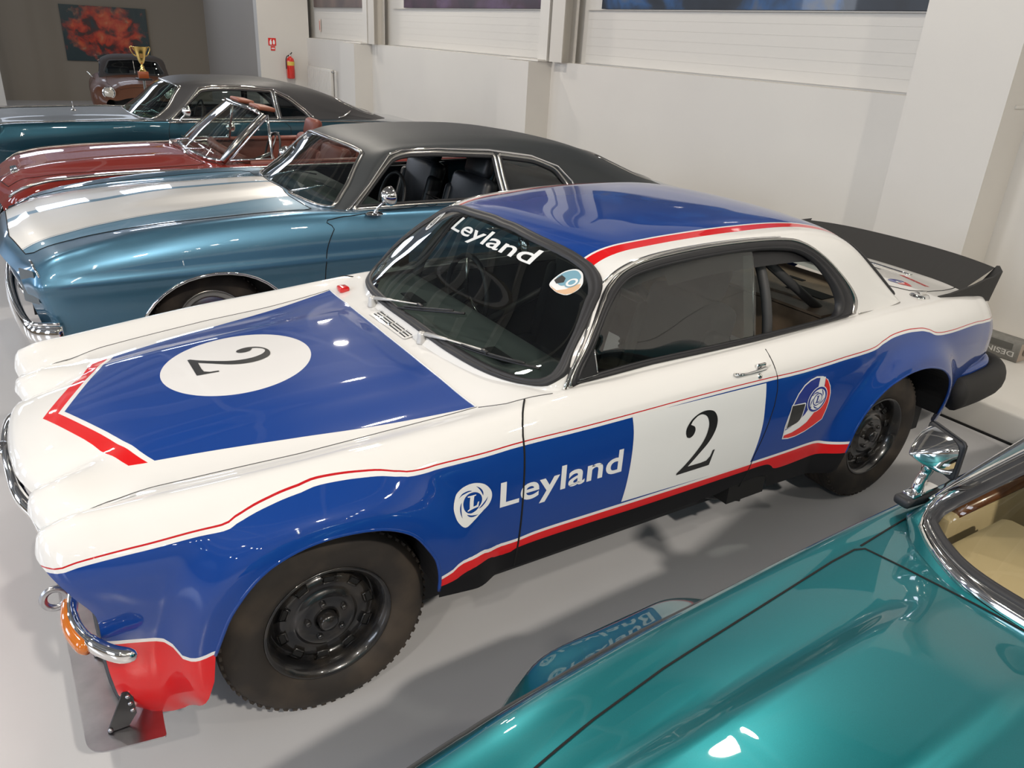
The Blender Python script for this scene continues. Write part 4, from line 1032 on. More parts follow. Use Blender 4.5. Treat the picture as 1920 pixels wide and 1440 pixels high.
def screen_wiper(C_, a, b, c, m=None):
    w = lathe('wiper', [(0,.035),(.012,.033),(.015,.012),(.018,0)], M['chrome'], C_, 12, 'z', a)
    tube('wiper_arm', [Vector(a)+Vector((0,0,.03)), Vector(b)], [.008,.004], M['chrome'], w, 6); tube('wiper_blade', [Vector(b).lerp(Vector(c), -.8), Vector(c)], .005, m or M['chrome'], w, 6)
def door_mirror(C_, q, s=-1, r=.055, face=M['chrome']):
    q = Vector(q)
    b = lathe('door_mirror', [(0,.012),(.03,.011),(.05,.006),(.055,0)], M['chrome'], C_, 16, 'z', tuple(q))
    tube('mirror_stalk', [q+Vector((0,0,.008)), q+Vector((.05,0,.06)), q+Vector((.07,s*.02,.085))], [.012,.009,.012], M['chrome'], b, 8)
    V, F = lathe_geo([(0,-.06),(r*.5,-.052),(r*.9,-.025),(r*1.05,.0),(r*1.02,.012),(r*.95,.010)], 24, 'x', (0,0,0)); ro = Matrix.Rotation(.25, 3, 'Z')
    c = q+Vector((.085, s*.045, .115)); V = [ro @ Vector(v)+c for v in V]
    pyd('mirror_shell', V, F, M['chrome'], b); V, F = lathe_geo([(r*.96,.011),(0,.0115)], 24, 'x', (0,0,0)); pyd('mirror_glass', [ro @ Vector(v)+c for v in V], F, face, b)

def build_blue_car():
    C_ = thing('muscle_car', 'metallic light blue coupe with white bonnet stripes and black vinyl roof', 'car', (0, 2.80, 0))
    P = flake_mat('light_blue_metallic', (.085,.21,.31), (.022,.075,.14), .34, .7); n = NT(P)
    # white stripes on the bonnet, own colour of the bonnet paint
    SP = mat('striped_bonnet_paint', (.12,.28,.42), .35, .35, coat=1); n = NT(SP)
    ls = n.m('SUBTRACT', .455, n.m('MULTIPLY', n.x, -.03)); ls = n.m('SUBTRACT', .505, n.m('MULTIPLY', n.x, .150))
    gp = n.m('ADD', .035, n.m('MULTIPLY', n.x, -.012)); df_ = n.m('SUBTRACT', n.ay, gp)
    c = n.mix(n.both(n.gt(df_, 0), n.lt(n.ay, ls), n.gt(n.x, -.665)), (.085,.21,.31), WHITE)
    for lo, hi in ((.009,.013),): c = n.mix(n.both(n.gt(n.m('SUBTRACT', n.ay, ls), lo), n.lt(n.m('SUBTRACT', n.ay, ls), hi)), c, (.02,.03,.06))
    c = n.mix(n.both(n.gt(n.m('SUBTRACT', ls, n.ay), .010), n.lt(n.m('SUBTRACT', ls, n.ay), .014)), c, (.03,.06,.12)); n.out(c)
    st = [
     (-.70, [(.70,.30),(.80,.42),(.82,.55),(.83,.66),(.82,.72),(.76,.755),(.60,.77),(.33,.80),(0,.815)]),
     (-.66, [(.76,.28),(.87,.44),(.90,.57),(.91,.68),(.89,.755),(.83,.80),(.66,.81),(.35,.845),(0,.855)]),
     (-.60, [(.80,.26),(.90,.44),(.935,.58),(.945,.69),(.925,.775),(.865,.832),(.68,.842),(.36,.875),(0,.885)]),
     (-.35, [(.82,.24),(.91,.44),(.945,.58),(.955,.70),(.935,.82),(.865,.900),(.68,.905),(.36,.935),(0,.945)]),
     (-.10, [(.83,.22),(.915,.42),(.948,.58),(.958,.70),(.935,.85),(.86,.942),(.68,.940),(.36,.965),(0,.975)]),
     (.40,  [(.83,.22),(.915,.42),(.945,.58),(.955,.70),(.93,.88),(.86,.985),(.68,.970),(.36,.990),(0,.998)]),
     (.85,  [(.83,.22),(.90,.42),(.935,.58),(.95,.70),(.93,.88),(.86,.995),(.70,.985),(.36,1.005),(0,1.01)]),
     (1.25, [(.83,.22),(.90,.42),(.93,.58),(.948,.70),(.93,.87),(.87,.978),(.78,.985),(.4,.985),(0,.985)]),
     (2.3,  [(.83,.22),(.90,.42),(.93,.58),(.945,.70),(.935,.86),(.87,.965),(.78,.98),(.4,.985),(0,.985)]),
     (2.9,  [(.83,.22),(.91,.42),(.945,.58),(.96,.70),(.945,.88),(.88,.99),(.78,1.005),(.4,1.0),(0,1.0)]),
     (3.5,  [(.82,.24),(.90,.42),(.94,.58),(.955,.70),(.93,.87),(.86,.97),(.74,.985),(.4,.99),(0,1.0)]),
     (4.2,  [(.78,.30),(.86,.44),(.91,.58),(.92,.69),(.90,.83),(.83,.915),(.70,.93),(.4,.94),(0,.95)]),
     (4.40, [(.74,.34),(.81,.46),(.86,.58),(.87,.68),(.85,.78),(.79,.85),(.66,.87),(.38,.88),(0,.88)])]
    def warp(G):
        x, y, z = G[..., 0], G[..., 1], G[..., 2]; ay = np.abs(y); fo = 1-sstep(x, -.7, -.3)
        G[..., 0] = x+fo*(np.where(z < .72, (.72-z)*.22, 0)+.10*sstep(ay, .3, .95)-.03)
        dome = (1-sstep(ay, .22, .34))*sstep(x, -.2, .35)*(1-sstep(x, .93, .99))
        ch = (1-sstep(np.abs(z-.715), .0, .05))*sstep(ay, .85, .9)
        G[..., 2] = z+.028*dome; G[..., 1] = y+np.sign(y)*.012*ch; return G
    cab = sym([(1.16,-.70),(1.3,-.80),(2.7,-.78),(3.5,-.72),(3.95,-.6)])
    bon = sym([(.905,-.02),(.925,-.40),(.955,-.70),(.90,-.735),(.3,-.72),(-.3,-.70),(-.56,-.70),(-.60,-.66),(-.66,-.35)])
    door = [(1.09,.965),(1.02,.90),(.96,.78),(.945,.60),(.95,.30),(2.33,.30),(2.345,.6),(2.35,.955),(2.34,.99)]
    R_ = car_shell(C_, st, P, (.30, 3.14), .335, .375, low_z=.24, cab=cab, bonnet=bon, door=door, bonnet_mat=SP, warp=warp, arch_trim=M['chrome'], fl=1.16, zfront=.40)
    gh = [
     (0,   [(.92,0,1.00),(.96,.40,.995),(1.03,.68,.985),(1.12,.80,.972),(1.13,.805,.972),(1.14,.81,.972)]),
     (.12, [(1.08,0,1.13),(1.12,.38,1.12),(1.17,.63,1.10),(1.26,.735,1.095),(1.30,.77,1.03),(1.34,.80,.975)]),
     (.30, [(1.35,0,1.335),(1.38,.35,1.328),(1.43,.54,1.312),(1.50,.635,1.290),(1.55,.70,1.14),(1.60,.79,.978)]),
     (.45, [(1.75,0,1.378),(1.76,.35,1.370),(1.79,.55,1.345),(1.82,.645,1.312),(1.84,.71,1.15),(1.86,.79,.978)]),
     (.60, [(2.22,0,1.385),(2.22,.35,1.378),(2.22,.55,1.348),(2.22,.65,1.298),(2.24,.715,1.14),(2.26,.79,.98)]),
     (.75, [(2.78,0,1.350),(2.78,.35,1.342),(2.76,.55,1.312),(2.72,.66,1.245),(2.72,.72,1.11),(2.74,.79,.995)]),
     (.85, [(3.25,0,1.262),(3.23,.36,1.256),(3.18,.57,1.228),(3.12,.68,1.165),(3.10,.73,1.07),(3.12,.78,.99)]),
     (.93, [(3.72,0,1.10),(3.70,.38,1.095),(3.62,.60,1.075),(3.50,.70,1.04),(3.46,.735,1.01),(3.5,.77,.98)]),
     (1.0, [(4.05,0,.965),(4.03,.40,.965),(3.98,.62,.965),(3.90,.72,.962),(3.89,.725,.960),(3.88,.73,.955)])]
    ws = smooth_poly([(0,1.322),(.35,1.312),(.50,1.296),(.545,1.28),(.60,1.20),(.68,1.08),(.735,1.005),(.72,.994),(.65,.992),(.40,1.002),(0,1.008),(-.40,1.002),(-.65,.992),(-.72,.994),(-.735,1.005),(-.68,1.08),(-.60,1.20),(-.545,1.28),(-.50,1.296),(-.35,1.312)], True, 2)
    rw = round_poly([(-.50,1.20),(.50,1.20),(.60,1.02),(-.60,1.02)], .05)
    side = [round_poly([(1.19,.985),(1.52,1.27),(1.62,1.295),(1.85,1.298),(2.29,1.275),(2.325,.985)], [.01,.03,.05,.05,.01,.01]), round_poly([(2.355,.985),(2.322,1.272),(2.62,1.232),(2.80,1.165),(2.885,1.06),(2.905,.995)], [.01,.01,.05,.05,.03,.02])]
    vin = mat('black_vinyl_roof', (.030,.034,.036), .48, bump=(220, .25, .002))
    H = house(C_, gh, vin, ws, rw, side, M['ws_glass'], M['dchrome'], None, ws_x=1.6, rw_x=3.1, trim=[(1.145,.975),(1.33,1.125),(1.50,1.283),(1.60,1.312),(1.85,1.318),(2.25,1.298),(2.60,1.252),(2.82,1.178),(2.93,1.07),(2.955,.99)], trim_r=.009, side_glass=[False, True])
    # small sticker at the top of the screen
    b = text_bm('MBLT', 'x', (0,0), .024, .085, bold=.03)
    for v in b.verts: u, w = v.co.y, v.co.z; v.co = Vector((0, .365-u, 1.268+w))
    from_bm('screen_sticker', lay(H['surf'], b, 'x', -1, .0015), M['decal_w'], H['ws'])
    for y0, y1 in ((.372,.405),(.245,.275)):
        H['surf'].decal('sticker_bars', [[(y0,1.270),(y1,1.270),(y1,1.288),(y0,1.288)]], M['decal_w'], H['ws'], 'x', -1, .0015)
    S_ = R_['surf']
    # grille, bumper, lamp
    box('grille_back', (-.60,0,.66), (.03,1.56,.26), M['black'], C_)
    for k, z in enumerate((.575,.61,.645,.68,.715,.75)):
        tube('grille_bar', [(-.625,-.66,z),(-.665,-.35,z),(-.675,0,z),(-.665,.35,z),(-.625,.66,z)], .006, M['dchrome'], C_, 6)
    tube('grille_moulding', smooth_poly([(-.60,-.78,.64),(-.655,-.4,.655),(-.68,0,.66),(-.655,.4,.655),(-.60,.78,.64)], False, 3), .022, P, C_, 8)
    for s in (-1, 1):
        hlp = lathe('headlamp', [(0,-.010),(.07,-.006),(.085,0),(.095,-.016),(.105,-.006),(.105,.03)], M['dchrome'], C_, 24, 'x', (-.60, s*.66, .67))
        lamp = round_poly([(.80,.62),(.80,.80),(.90,.80),(.905,.62)], .01)
        V = [(-.645+.06*((y-.8)/.1), s*y, z) for y, z in lamp]; pyd('corner_lens', V, [tuple(range(len(V)))], mat('clear_lens', (.10,.13,.15), .15, .5, coat=1), hlp, smooth=False)
        tube('fender_edge_trim', S_.line('z', [(-.585,s*.78),(-.575,s*.87),(-.56,s*.92)], 1, .003, closed=False), .006, M['chrome'], C_, 6)
    bp = smooth_poly([(-.50,-.95,.45),(-.58,-.92,.45),(-.645,-.84,.45),(-.69,-.5,.455),(-.71,0,.46),(-.69,.5,.455),(-.645,.84,.45),(-.58,.92,.45),(-.50,.95,.45)], False, 3)
    bump = tube('front_bumper', bp, .030, M['chrome'], C_, 12, flat=2.1, up=(0,0,1))
    tube('bumper_edge', [(p[0]-.012, p[1]*1.01, .522) for p in bp], .010, M['chrome'], bump, 8)
    for s in (-1, 1): door_mirror(C_, (1.29, s*.905, .972), s, .058)
    tube('sill_trim', S_.line('y', [(.72,.30),(1.6,.29),(2.7,.30)], -1, .003, closed=False), .012, M['chrome'], C_, 6)
    for s in (-1, 1):
        tube('door_handle', [(2.08,s*.945,.83),(2.10,s*.965,.83),(2.20,s*.965,.83),(2.22,s*.945,.83)], .009, M['chrome'], R_['doors'][s], 8)
    # cabin
    box('dashboard', (1.28,0,.93), (.42,1.46,.09), mat('green_dash', (.055,.075,.068), .55), C_, bev=.03)
    box('bulkhead', (1.12,0,.62), (.05,1.4,.56), M['black'], C_)
    for y in (-.40,.40): seat(C_, (1.95,y,.36), M['leather'], 'bucket_seat', w=.56, h=.62, recl=.28)
    seat(C_, (2.85,0,.34), M['leather'], 'rear_bench', w=1.3, h=.55, head=False)
    for s in (-1, 1): box('door_card', (1.9,s*.80,.70), (1.6,.03,.54), M['leather'], C_)
    st_ = tube('steering_wheel', [(1.62+.05*math.sin(a), -.42+.19*math.cos(a), .96+.17*math.sin(a)) for a in np.linspace(0, 2*PI, 29)[:-1]], .012, M['black'], C_, 8, closed=True)
    tube('steering_column', [(1.40,-.42,.86),(1.60,-.42,.955)], .025, M['black'], st_, 8)
    for hx in (.30,3.14):
        for s in (-1, 1): wheel(C_, (hx, s*.72, .335), s, style='plain', mats=(M['dchrome'], M['tyre']))
    screen_wiper(C_, (.965,.30,.99), (1.10,.02,1.10), (1.14,-.28,1.12), M['black']); screen_wiper(C_, (.965,-.30,.99), (1.12,-.50,1.09), (1.15,-.62,1.08), M['black'])
    box('parcel_shelf', (3.45,0,.94), (.6,1.3,.02), M['leather'], C_)
    return C_

def build_red_car():
    C_ = thing('convertible_car', 'dark red open convertible with brown leather interior and chrome framed windscreen', 'car', (0, 5.0, 0))
    P = mat('dark_red_paint', (.17,.016,.010), .45, 0, coat=1, spec=.05)
    st = [
     (-.74, [(.60,.34),(.70,.42),(.74,.50),(.75,.57),(.74,.63),(.70,.67),(.55,.68),(.28,.70),(0,.70)]),
     (-.70, [(.68,.30),(.78,.42),(.82,.52),(.83,.61),(.82,.68),(.78,.725),(.62,.74),(.32,.76),(0,.765)]),
     (-.60, [(.74,.28),(.84,.42),(.88,.54),(.89,.64),(.885,.73),(.845,.79),(.68,.815),(.36,.835),(0,.84)]),
     (-.40, [(.78,.26),(.87,.42),(.91,.55),(.92,.66),(.91,.77),(.862,.848),(.70,.862),(.38,.89),(0,.895)]),
     (-.10, [(.80,.24),(.88,.42),(.915,.56),(.925,.68),(.91,.80),(.862,.882),(.72,.885),(.40,.92),(0,.93)]),
     (.40,  [(.80,.24),(.88,.42),(.91,.56),(.92,.68),(.905,.81),(.86,.900),(.72,.905),(.40,.945),(0,.955)]),
     (.80,  [(.80,.24),(.88,.42),(.905,.56),(.915,.68),(.90,.815),(.858,.906),(.74,.918),(.40,.95),(0,.96)]),
     (1.3,  [(.80,.24),(.88,.42),(.905,.56),(.912,.68),(.90,.82),(.855,.912),(.78,.925),(.4,.93),(0,.93)]),
     (2.4,  [(.80,.24),(.88,.42),(.905,.56),(.912,.68),(.90,.82),(.86,.92),(.78,.935),(.4,.94),(0,.94)]),
     (3.4,  [(.78,.26),(.87,.42),(.90,.56),(.91,.68),(.89,.82),(.84,.91),(.72,.93),(.4,.94),(0,.945)]),
     (4.2,  [(.72,.32),(.80,.44),(.83,.55),(.84,.65),(.82,.76),(.77,.84),(.64,.86),(.35,.875),(0,.88)])]
    def warp(G):
        x, y, z = G[..., 0], G[..., 1], G[..., 2]; ay = np.abs(y); fo = 1-sstep(x, -.74, -.3)
        G[..., 0] = x+fo*(.07*sstep(ay, .25, .9)+np.where(z < .62, (.62-z)*.2, 0)); G[..., 2] = z+.012*g1(ay, .38, .10)*(1-sstep(x, .5, .8)); return G
    cab = sym([(1.02,-.60),(1.12,-.745),(2.2,-.765),(2.95,-.73),(3.05,-.5)])
    bon = sym([(.72,-.02),(.735,-.40),(.80,-.66),(.74,-.70),(.2,-.69),(-.4,-.66),(-.62,-.60),(-.685,-.30)])
    door = [(1.05,.90),(1.045,.6),(1.05,.30),(2.30,.30),(2.32,.6),(2.31,.93),(1.2,.925)]
    R_ = car_shell(C_, st, P, (.25, 3.05), .33, .36, low_z=.25, cab=cab, bonnet=bon, door=door, warp=warp, arch_trim=M['chrome'], fl=1.1, zfront=.36)
    S_ = R_['surf']
    for s in (-1, 1): tube('shoulder_trim', S_.line('z', [(-.62,s*.795),(-.50,s*.845),(-.26,s*.862),(.22,s*.864),(1.04,s*.860),(2.2,s*.862)], 1, .004, closed=False), .0125, M['dchrome'], C_, 8)
    # bonnet badge grille and nose grille
    q = S_.hit('z', (-.56,-.30), 1, .004)
    v = box('bonnet_vent', q, (.05,.26,.022), M['chrome'], C_, rot=Matrix.Rotation(-.22, 3, 'Y'), bev=.006)
    for k in range(3): box('vent_bar', q+Vector((-.014+.014*k,0,.012)), (.005,.24,.006), M['black'], v)
    g = box('grille', (-.64,0,.50), (.05,1.3,.20), M['black'], C_)
    for k in range(5): box('grille_bar', (-.668,0,.43+.035*k), (.012,1.28,.008), M['chrome'], g)
    tube('front_bumper', smooth_poly([(-.40,-.93,.42),(-.56,-.88,.42),(-.68,-.6,.42),(-.74,0,.42),(-.68,.6,.42),(-.56,.88,.42),(-.40,.93,.42)], False, 4), .028, M['chrome'], C_, 10, flat=1.8, up=(0,0,1))
    for s in (-1, 1):
        for y in (.52,.70): lathe('headlamp', [(0,-.02),(.06,-.012),(.075,0),(.085,-.012),(.09,.02)], M['chrome'], C_, 20, 'x', (-.655, s*y, .60))
    # windscreen
    rows = [(.80,.775,0),(.815,.74,.3),(.86,.955,.62)]
    base = [(0,.775,.965),(.35,.80,.962),(.60,.85,.955),(.72,.92,.950)]; top = [(0,1.235,1.350),(.30,1.250,1.347),(.48,1.285,1.335),(.575,1.33,1.300)]
    ys = np.linspace(-1, 1, 33); V = []; nb = 13
    for t in np.linspace(0, 1, nb):
        for u in ys:
            a = abs(u); k = [0,.45,.8,1.0]; B = herm(k, np.array(base), [a])[0]; T = herm(k, np.array(top), [a])[0]; p = B*(1-t)+T*t
            V.append((p[1]+.02*math.sin(t*PI)*-1, math.copysign(p[0], u), p[2]))
    ws = pyd('windscreen', V, grid_faces(nb, 33), glass_mat('clear_screen', (.72,.78,.74)), C_)
    n_ = 33; loop = [V[j] for j in range(n_)] + [V[i*n_+n_-1] for i in range(1, nb)] + [V[(nb-1)*n_+j] for j in range(n_-2, -1, -1)] + [V[i*n_] for i in range(nb-2, 0, -1)]
    tube('screen_frame', loop, .017, M['chrome'], ws, 8, closed=True)
    for s in (-1, 1):
        tube('screen_pillar', [(.93,s*.735,.945),(1.13,s*.655,1.13),(1.345,s*.580,1.300)], [.028,.024,.022], M['dchrome'], ws, 10)
        # quarter light
        q = [(.985,s*.745,.955),(1.345,s*.745,.955),(1.365,s*.60,1.285)]
        pyd('quarter_light', q, [(0,1,2)], M['glass'], C_, smooth=False)
        tube('quarter_frame', q+[q[0]], .011, M['chrome'], C_, 8)
        tube('quarter_post', [(1.345,s*.745,.945),(1.37,s*.59,1.30)], .012, M['chrome'], C_, 8)
        vz = bmesh.new(); add_box(vz, (1.40,s*.34,1.340), (.15,.33,.036), Matrix.Rotation(.15, 3, 'Y'), .016, 4); from_bm('sun_visor', vz, mat('brown_leather', (.23,.075,.040), .42, bump=(100,.1,.002)), C_)
        door_mirror(C_, (1.33, s*.86, .92), s, .05)
    BL = mat('brown_hide', (.17,.045,.028), .42, bump=(100,.12,.002))
    for y in (-.38,.38): seat(C_, (1.72,y,.30), BL, 'bucket_seat', w=.58, h=.60, recl=.25)
    seat(C_, (2.45,0,.32), BL, 'rear_bench', w=1.35, h=.50, head=False)
    tube('dash_roll', smooth_poly([(1.16,-.70,.93),(1.10,-.4,.945),(1.08,0,.95),(1.10,.4,.945),(1.16,.70,.93)], False, 3), .04, BL, C_, 8)
    box('dashboard', (1.05,0,.86), (.28,1.40,.12), mat('cream_dash', (.30,.27,.20), .6, noise=(4, (.18,.12,.08))), C_, bev=.03)
    box('bulkhead', (1.0,0,.6), (.04,1.4,.5), M['black'], C_)
    for s in (-1, 1):
        box('door_card', (1.9,s*.79,.66), (1.7,.04,.50), BL, C_, bev=.01); tube('door_cap', [(1.15,s*.785,.925),(2.3,s*.79,.93),(2.95,s*.76,.93)], .028, BL, C_, 8)
    w_ = tube('steering_wheel', [(1.45+.05*math.sin(a), -.38+.20*math.cos(a), .95+.18*math.sin(a)) for a in np.linspace(0, 2*PI, 29)[:-1]], .010, M['black'], C_, 8, closed=True)
    tube('steering_column', [(1.2,-.38,.86),(1.44,-.38,.945)], .022, M['dchrome'], w_, 8)
    for k in range(3):
        a = PI/2+2*PI*k/3; tube('wheel_spoke', [(1.45,-.38,.95),(1.45+.045*math.sin(a),-.38+.19*math.cos(a),.95+.17*math.sin(a))], .007, M['dchrome'], w_, 6)
    screen_wiper(C_, (.72,.32,.962), (.83,.10,1.03), (.85,-.15,1.03)); screen_wiper(C_, (.73,-.28,.962), (.86,-.46,1.02), (.89,-.62,1.00))
    for hx in (.25,3.05):
        for s in (-1, 1): wheel(C_, (hx, s*.80, .33), s, style='plain', mats=(M['dchrome'], M['tyre']), R=.33)
    return C_

def build_teal_coupe():
    C_ = thing('fastback_car', 'dark teal coupe with grey bonnet and black vinyl roof, second farthest car', 'car', (0, 7.92, 0))
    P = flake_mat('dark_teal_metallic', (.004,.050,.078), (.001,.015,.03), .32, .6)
    GR = mat('grey_bonnet_paint', (.060,.068,.075), .5, coat=.12)
    st = [
     (-1.15,[(.70,.34),(.80,.44),(.84,.54),(.85,.62),(.84,.70),(.80,.76),(.62,.78),(.33,.79),(0,.79)]),
     (-1.05,[(.78,.30),(.86,.44),(.90,.56),(.92,.68),(.91,.78),(.87,.845),(.70,.85),(.36,.86),(0,.86)]),
     (-.60, [(.80,.26),(.88,.44),(.925,.58),(.94,.72),(.925,.85),(.89,.935),(.72,.935),(.38,.955),(0,.96)]),
     (-.10, [(.80,.24),(.88,.44),(.925,.58),(.94,.72),(.93,.87),(.90,.958),(.74,.955),(.40,.985),(0,.99)]),
     (.60,  [(.80,.24),(.88,.44),(.92,.58),(.935,.72),(.93,.88),(.90,.968),(.76,.968),(.40,.992),(0,.998)]),
     (1.3,  [(.80,.24),(.88,.44),(.92,.58),(.935,.72),(.925,.87),(.89,.965),(.80,.97),(.4,.97),(0,.97)]),
     (2.6,  [(.80,.24),(.88,.44),(.92,.58),(.94,.72),(.935,.87),(.90,.968),(.80,.975),(.4,.97),(0,.97)]),
     (3.6,  [(.80,.26),(.88,.44),(.925,.58),(.945,.72),(.93,.86),(.88,.945),(.76,.955),(.4,.96),(0,.96)]),
     (4.3,  [(.74,.34),(.82,.46),(.86,.58),(.875,.70),(.85,.80),(.80,.87),(.68,.88),(.4,.885),(0,.885)])]
    cab = sym([(1.05,-.68),(1.2,-.79),(2.6,-.77),(3.4,-.70),(3.7,-.5)])
    bon = sym([(.69,-.02),(.70,-.40),(.78,-.72),(.70,-.77),(-.2,-.76),(-.8,-.74),(-1.05,-.66)])
    door = [(1.02,.955),(.99,.60),(1.0,.30),(2.28,.30),(2.30,.6),(2.29,.96),(1.3,.965)]
    R_ = car_shell(C_, st, P, (.02, 2.95), .34, .37, low_z=.25, cab=cab, bonnet=bon, door=door, bonnet_mat=GR, arch_trim=M['chrome'], fl=1.1, zfront=.4)
    gh = [
     (0,   [(.68,0,.985),(.70,.40,.985),(.80,.68,.978),(.97,.82,.962),(.98,.82,.962),(.99,.82,.962)]),
     (.12, [(.85,0,1.12),(.88,.38,1.115),(.96,.63,1.095),(1.12,.745,1.085),(1.17,.78,1.02),(1.22,.81,.965)]),
     (.30, [(1.17,0,1.352),(1.20,.36,1.345),(1.28,.56,1.332),(1.41,.655,1.305),(1.46,.72,1.15),(1.50,.80,.968)]),
     (.45, [(1.60,0,1.398),(1.61,.36,1.390),(1.64,.56,1.365),(1.68,.66,1.328),(1.70,.72,1.16),(1.74,.80,.968)]),
     (.60, [(2.05,0,1.400),(2.05,.36,1.392),(2.05,.56,1.362),(2.05,.66,1.318),(2.06,.725,1.15),(2.08,.80,.97)]),
     (.75, [(2.55,0,1.355),(2.54,.36,1.348),(2.50,.56,1.315),(2.42,.675,1.235),(2.42,.73,1.10),(2.44,.80,.972)]),
     (.85, [(3.02,0,1.240),(3.00,.37,1.232),(2.93,.58,1.200),(2.84,.70,1.12),(2.82,.745,1.05),(2.84,.79,.972)]),
     (.93, [(3.50,0,1.06),(3.47,.38,1.055),(3.38,.60,1.035),(3.26,.71,1.01),(3.24,.74,.99),(3.26,.77,.965)]),
     (1.0, [(3.82,0,.945),(3.80,.40,.945),(3.72,.62,.945),(3.62,.72,.945),(3.61,.725,.944),(3.60,.73,.942)])]
    h = [(.40,1.330),(.54,1.312),(.58,1.29),(.63,1.20),(.70,1.08),(.745,.99),(.70,.975),(.40,.992)]
    ws = smooth_poly([(0,1.338)]+h+[(0,.995)]+[(-y, z) for y, z in reversed(h)], True, 2)
    rw = round_poly([(-.48,1.17),(.48,1.17),(.58,1.01),(-.58,1.01)], .05)
    side = [round_poly([(1.05,.975),(1.42,1.285),(1.55,1.302),(1.85,1.308),(2.235,1.285),(2.26,.975)], [.01,.03,.05,.05,.01,.01]), round_poly([(2.285,.975),(2.265,1.278),(2.42,1.20),(2.60,1.06),(2.66,.985)], [.01,.02,.05,.05,.02])]
    vin = mat('black_vinyl_top', (.034,.033,.034), .5, bump=(220,.25,.002))
    H = house(C_, gh, vin, ws, rw, side, glass_mat('green_glass', (.40,.54,.50)), M['dchrome'], None, ws_x=1.5, rw_x=2.8, trim=[(1.0,.968),(1.20,1.10),(1.40,1.305),(1.55,1.325),(1.85,1.330),(2.24,1.302),(2.43,1.222),(2.62,1.07),(2.70,.985)], trim_r=.009, side_glass=True)
    S_ = R_['surf']
    for s in (-1, 1):
        tube('waist_trim', S_.line('y', [(1.0,.955),(2.0,.958),(3.0,.955),(3.7,.93)], s, .003, closed=False), .008, M['dchrome'], C_, 6)
        tube('bonnet_edge_trim', S_.line('z', [(-1.0,s*.80),(0,s*.83),(.8,s*.835)], 1, .003, closed=False), .006, M['dchrome'], C_, 6)
        tube('top_edge_trim', H['surf'].line('y', [(3.02,.985),(3.10,1.0),(3.17,1.03),(3.22,1.05)], s, .004, closed=False), .008, M['chrome'], C_, 6)
        door_mirror(C_, (1.12, s*.90, .965), s, .06)
        lathe('side_badge', [(0,s*.006),(.02,s*.005),(.024,0)], M['chrome'], C_, 16, 'y', (1.98, s*.925, .86))
        tube('door_handle', [(2.1,s*.935,.84),(2.12,s*.955,.84),(2.20,s*.955,.84),(2.22,s*.935,.84)], .009, M['chrome'], R_['doors'][s], 8)
    q = S_.hit('z', (.15,-.02), 1, 0)
    orn = lathe('bonnet_pin', [(0,.10),(.004,.095),(.004,.02),(.02,.012),(.03,0)], M['chrome'], C_, 12, 'z', tuple(q))
    tube('front_bumper', smooth_poly([(-.80,-.95,.45),(-1.0,-.90,.45),(-1.12,-.6,.45),(-1.16,0,.45),(-1.12,.6,.45),(-1.0,.90,.45),(-.80,.95,.45)], False, 4), .03, M['chrome'], C_, 10, flat=1.8, up=(0,0,1))
    box('grille', (-1.10,0,.62), (.04,1.4,.20), M['dchrome'], C_, bev=.01)
    box('dashboard', (1.1,0,.92), (.40,1.4,.09), mat('dark_dash', (.03,.05,.05), .5), C_, bev=.03)
    box('bulkhead', (.95,0,.6), (.05,1.4,.5), M['black'], C_)
    for y in (-.40,.40): seat(C_, (1.75,y,.36), M['leather'], 'bucket_seat', w=.56, h=.50, recl=.28, head=False)
    seat(C_, (2.6,0,.34), M['leather'], 'rear_bench', w=1.3, h=.48, head=False)
    for s in (-1, 1): box('door_card', (1.8,s*.79,.66), (1.6,.03,.52), M['leather'], C_)
    w_ = tube('steering_wheel', [(1.42+.05*math.sin(a), -.42+.19*math.cos(a), .98+.17*math.sin(a)) for a in np.linspace(0, 2*PI, 29)[:-1]], .011, M['black'], C_, 8, closed=True)
    tube('steering_column', [(1.2,-.42,.88),(1.41,-.42,.975)], .022, M['black'], w_, 8)
    screen_wiper(C_, (.735,.30,.985), (.86,.06,1.06), (.90,-.2,1.07)); screen_wiper(C_, (.75,-.32,.985), (.93,-.55,1.04), (.96,-.66,1.03))
    for hx in (.02,2.95):
        for s in (-1, 1): wheel(C_, (hx, s*.82, .34), s, style='plain', mats=(M['dchrome'], M['tyre']), R=.34)
    return C_

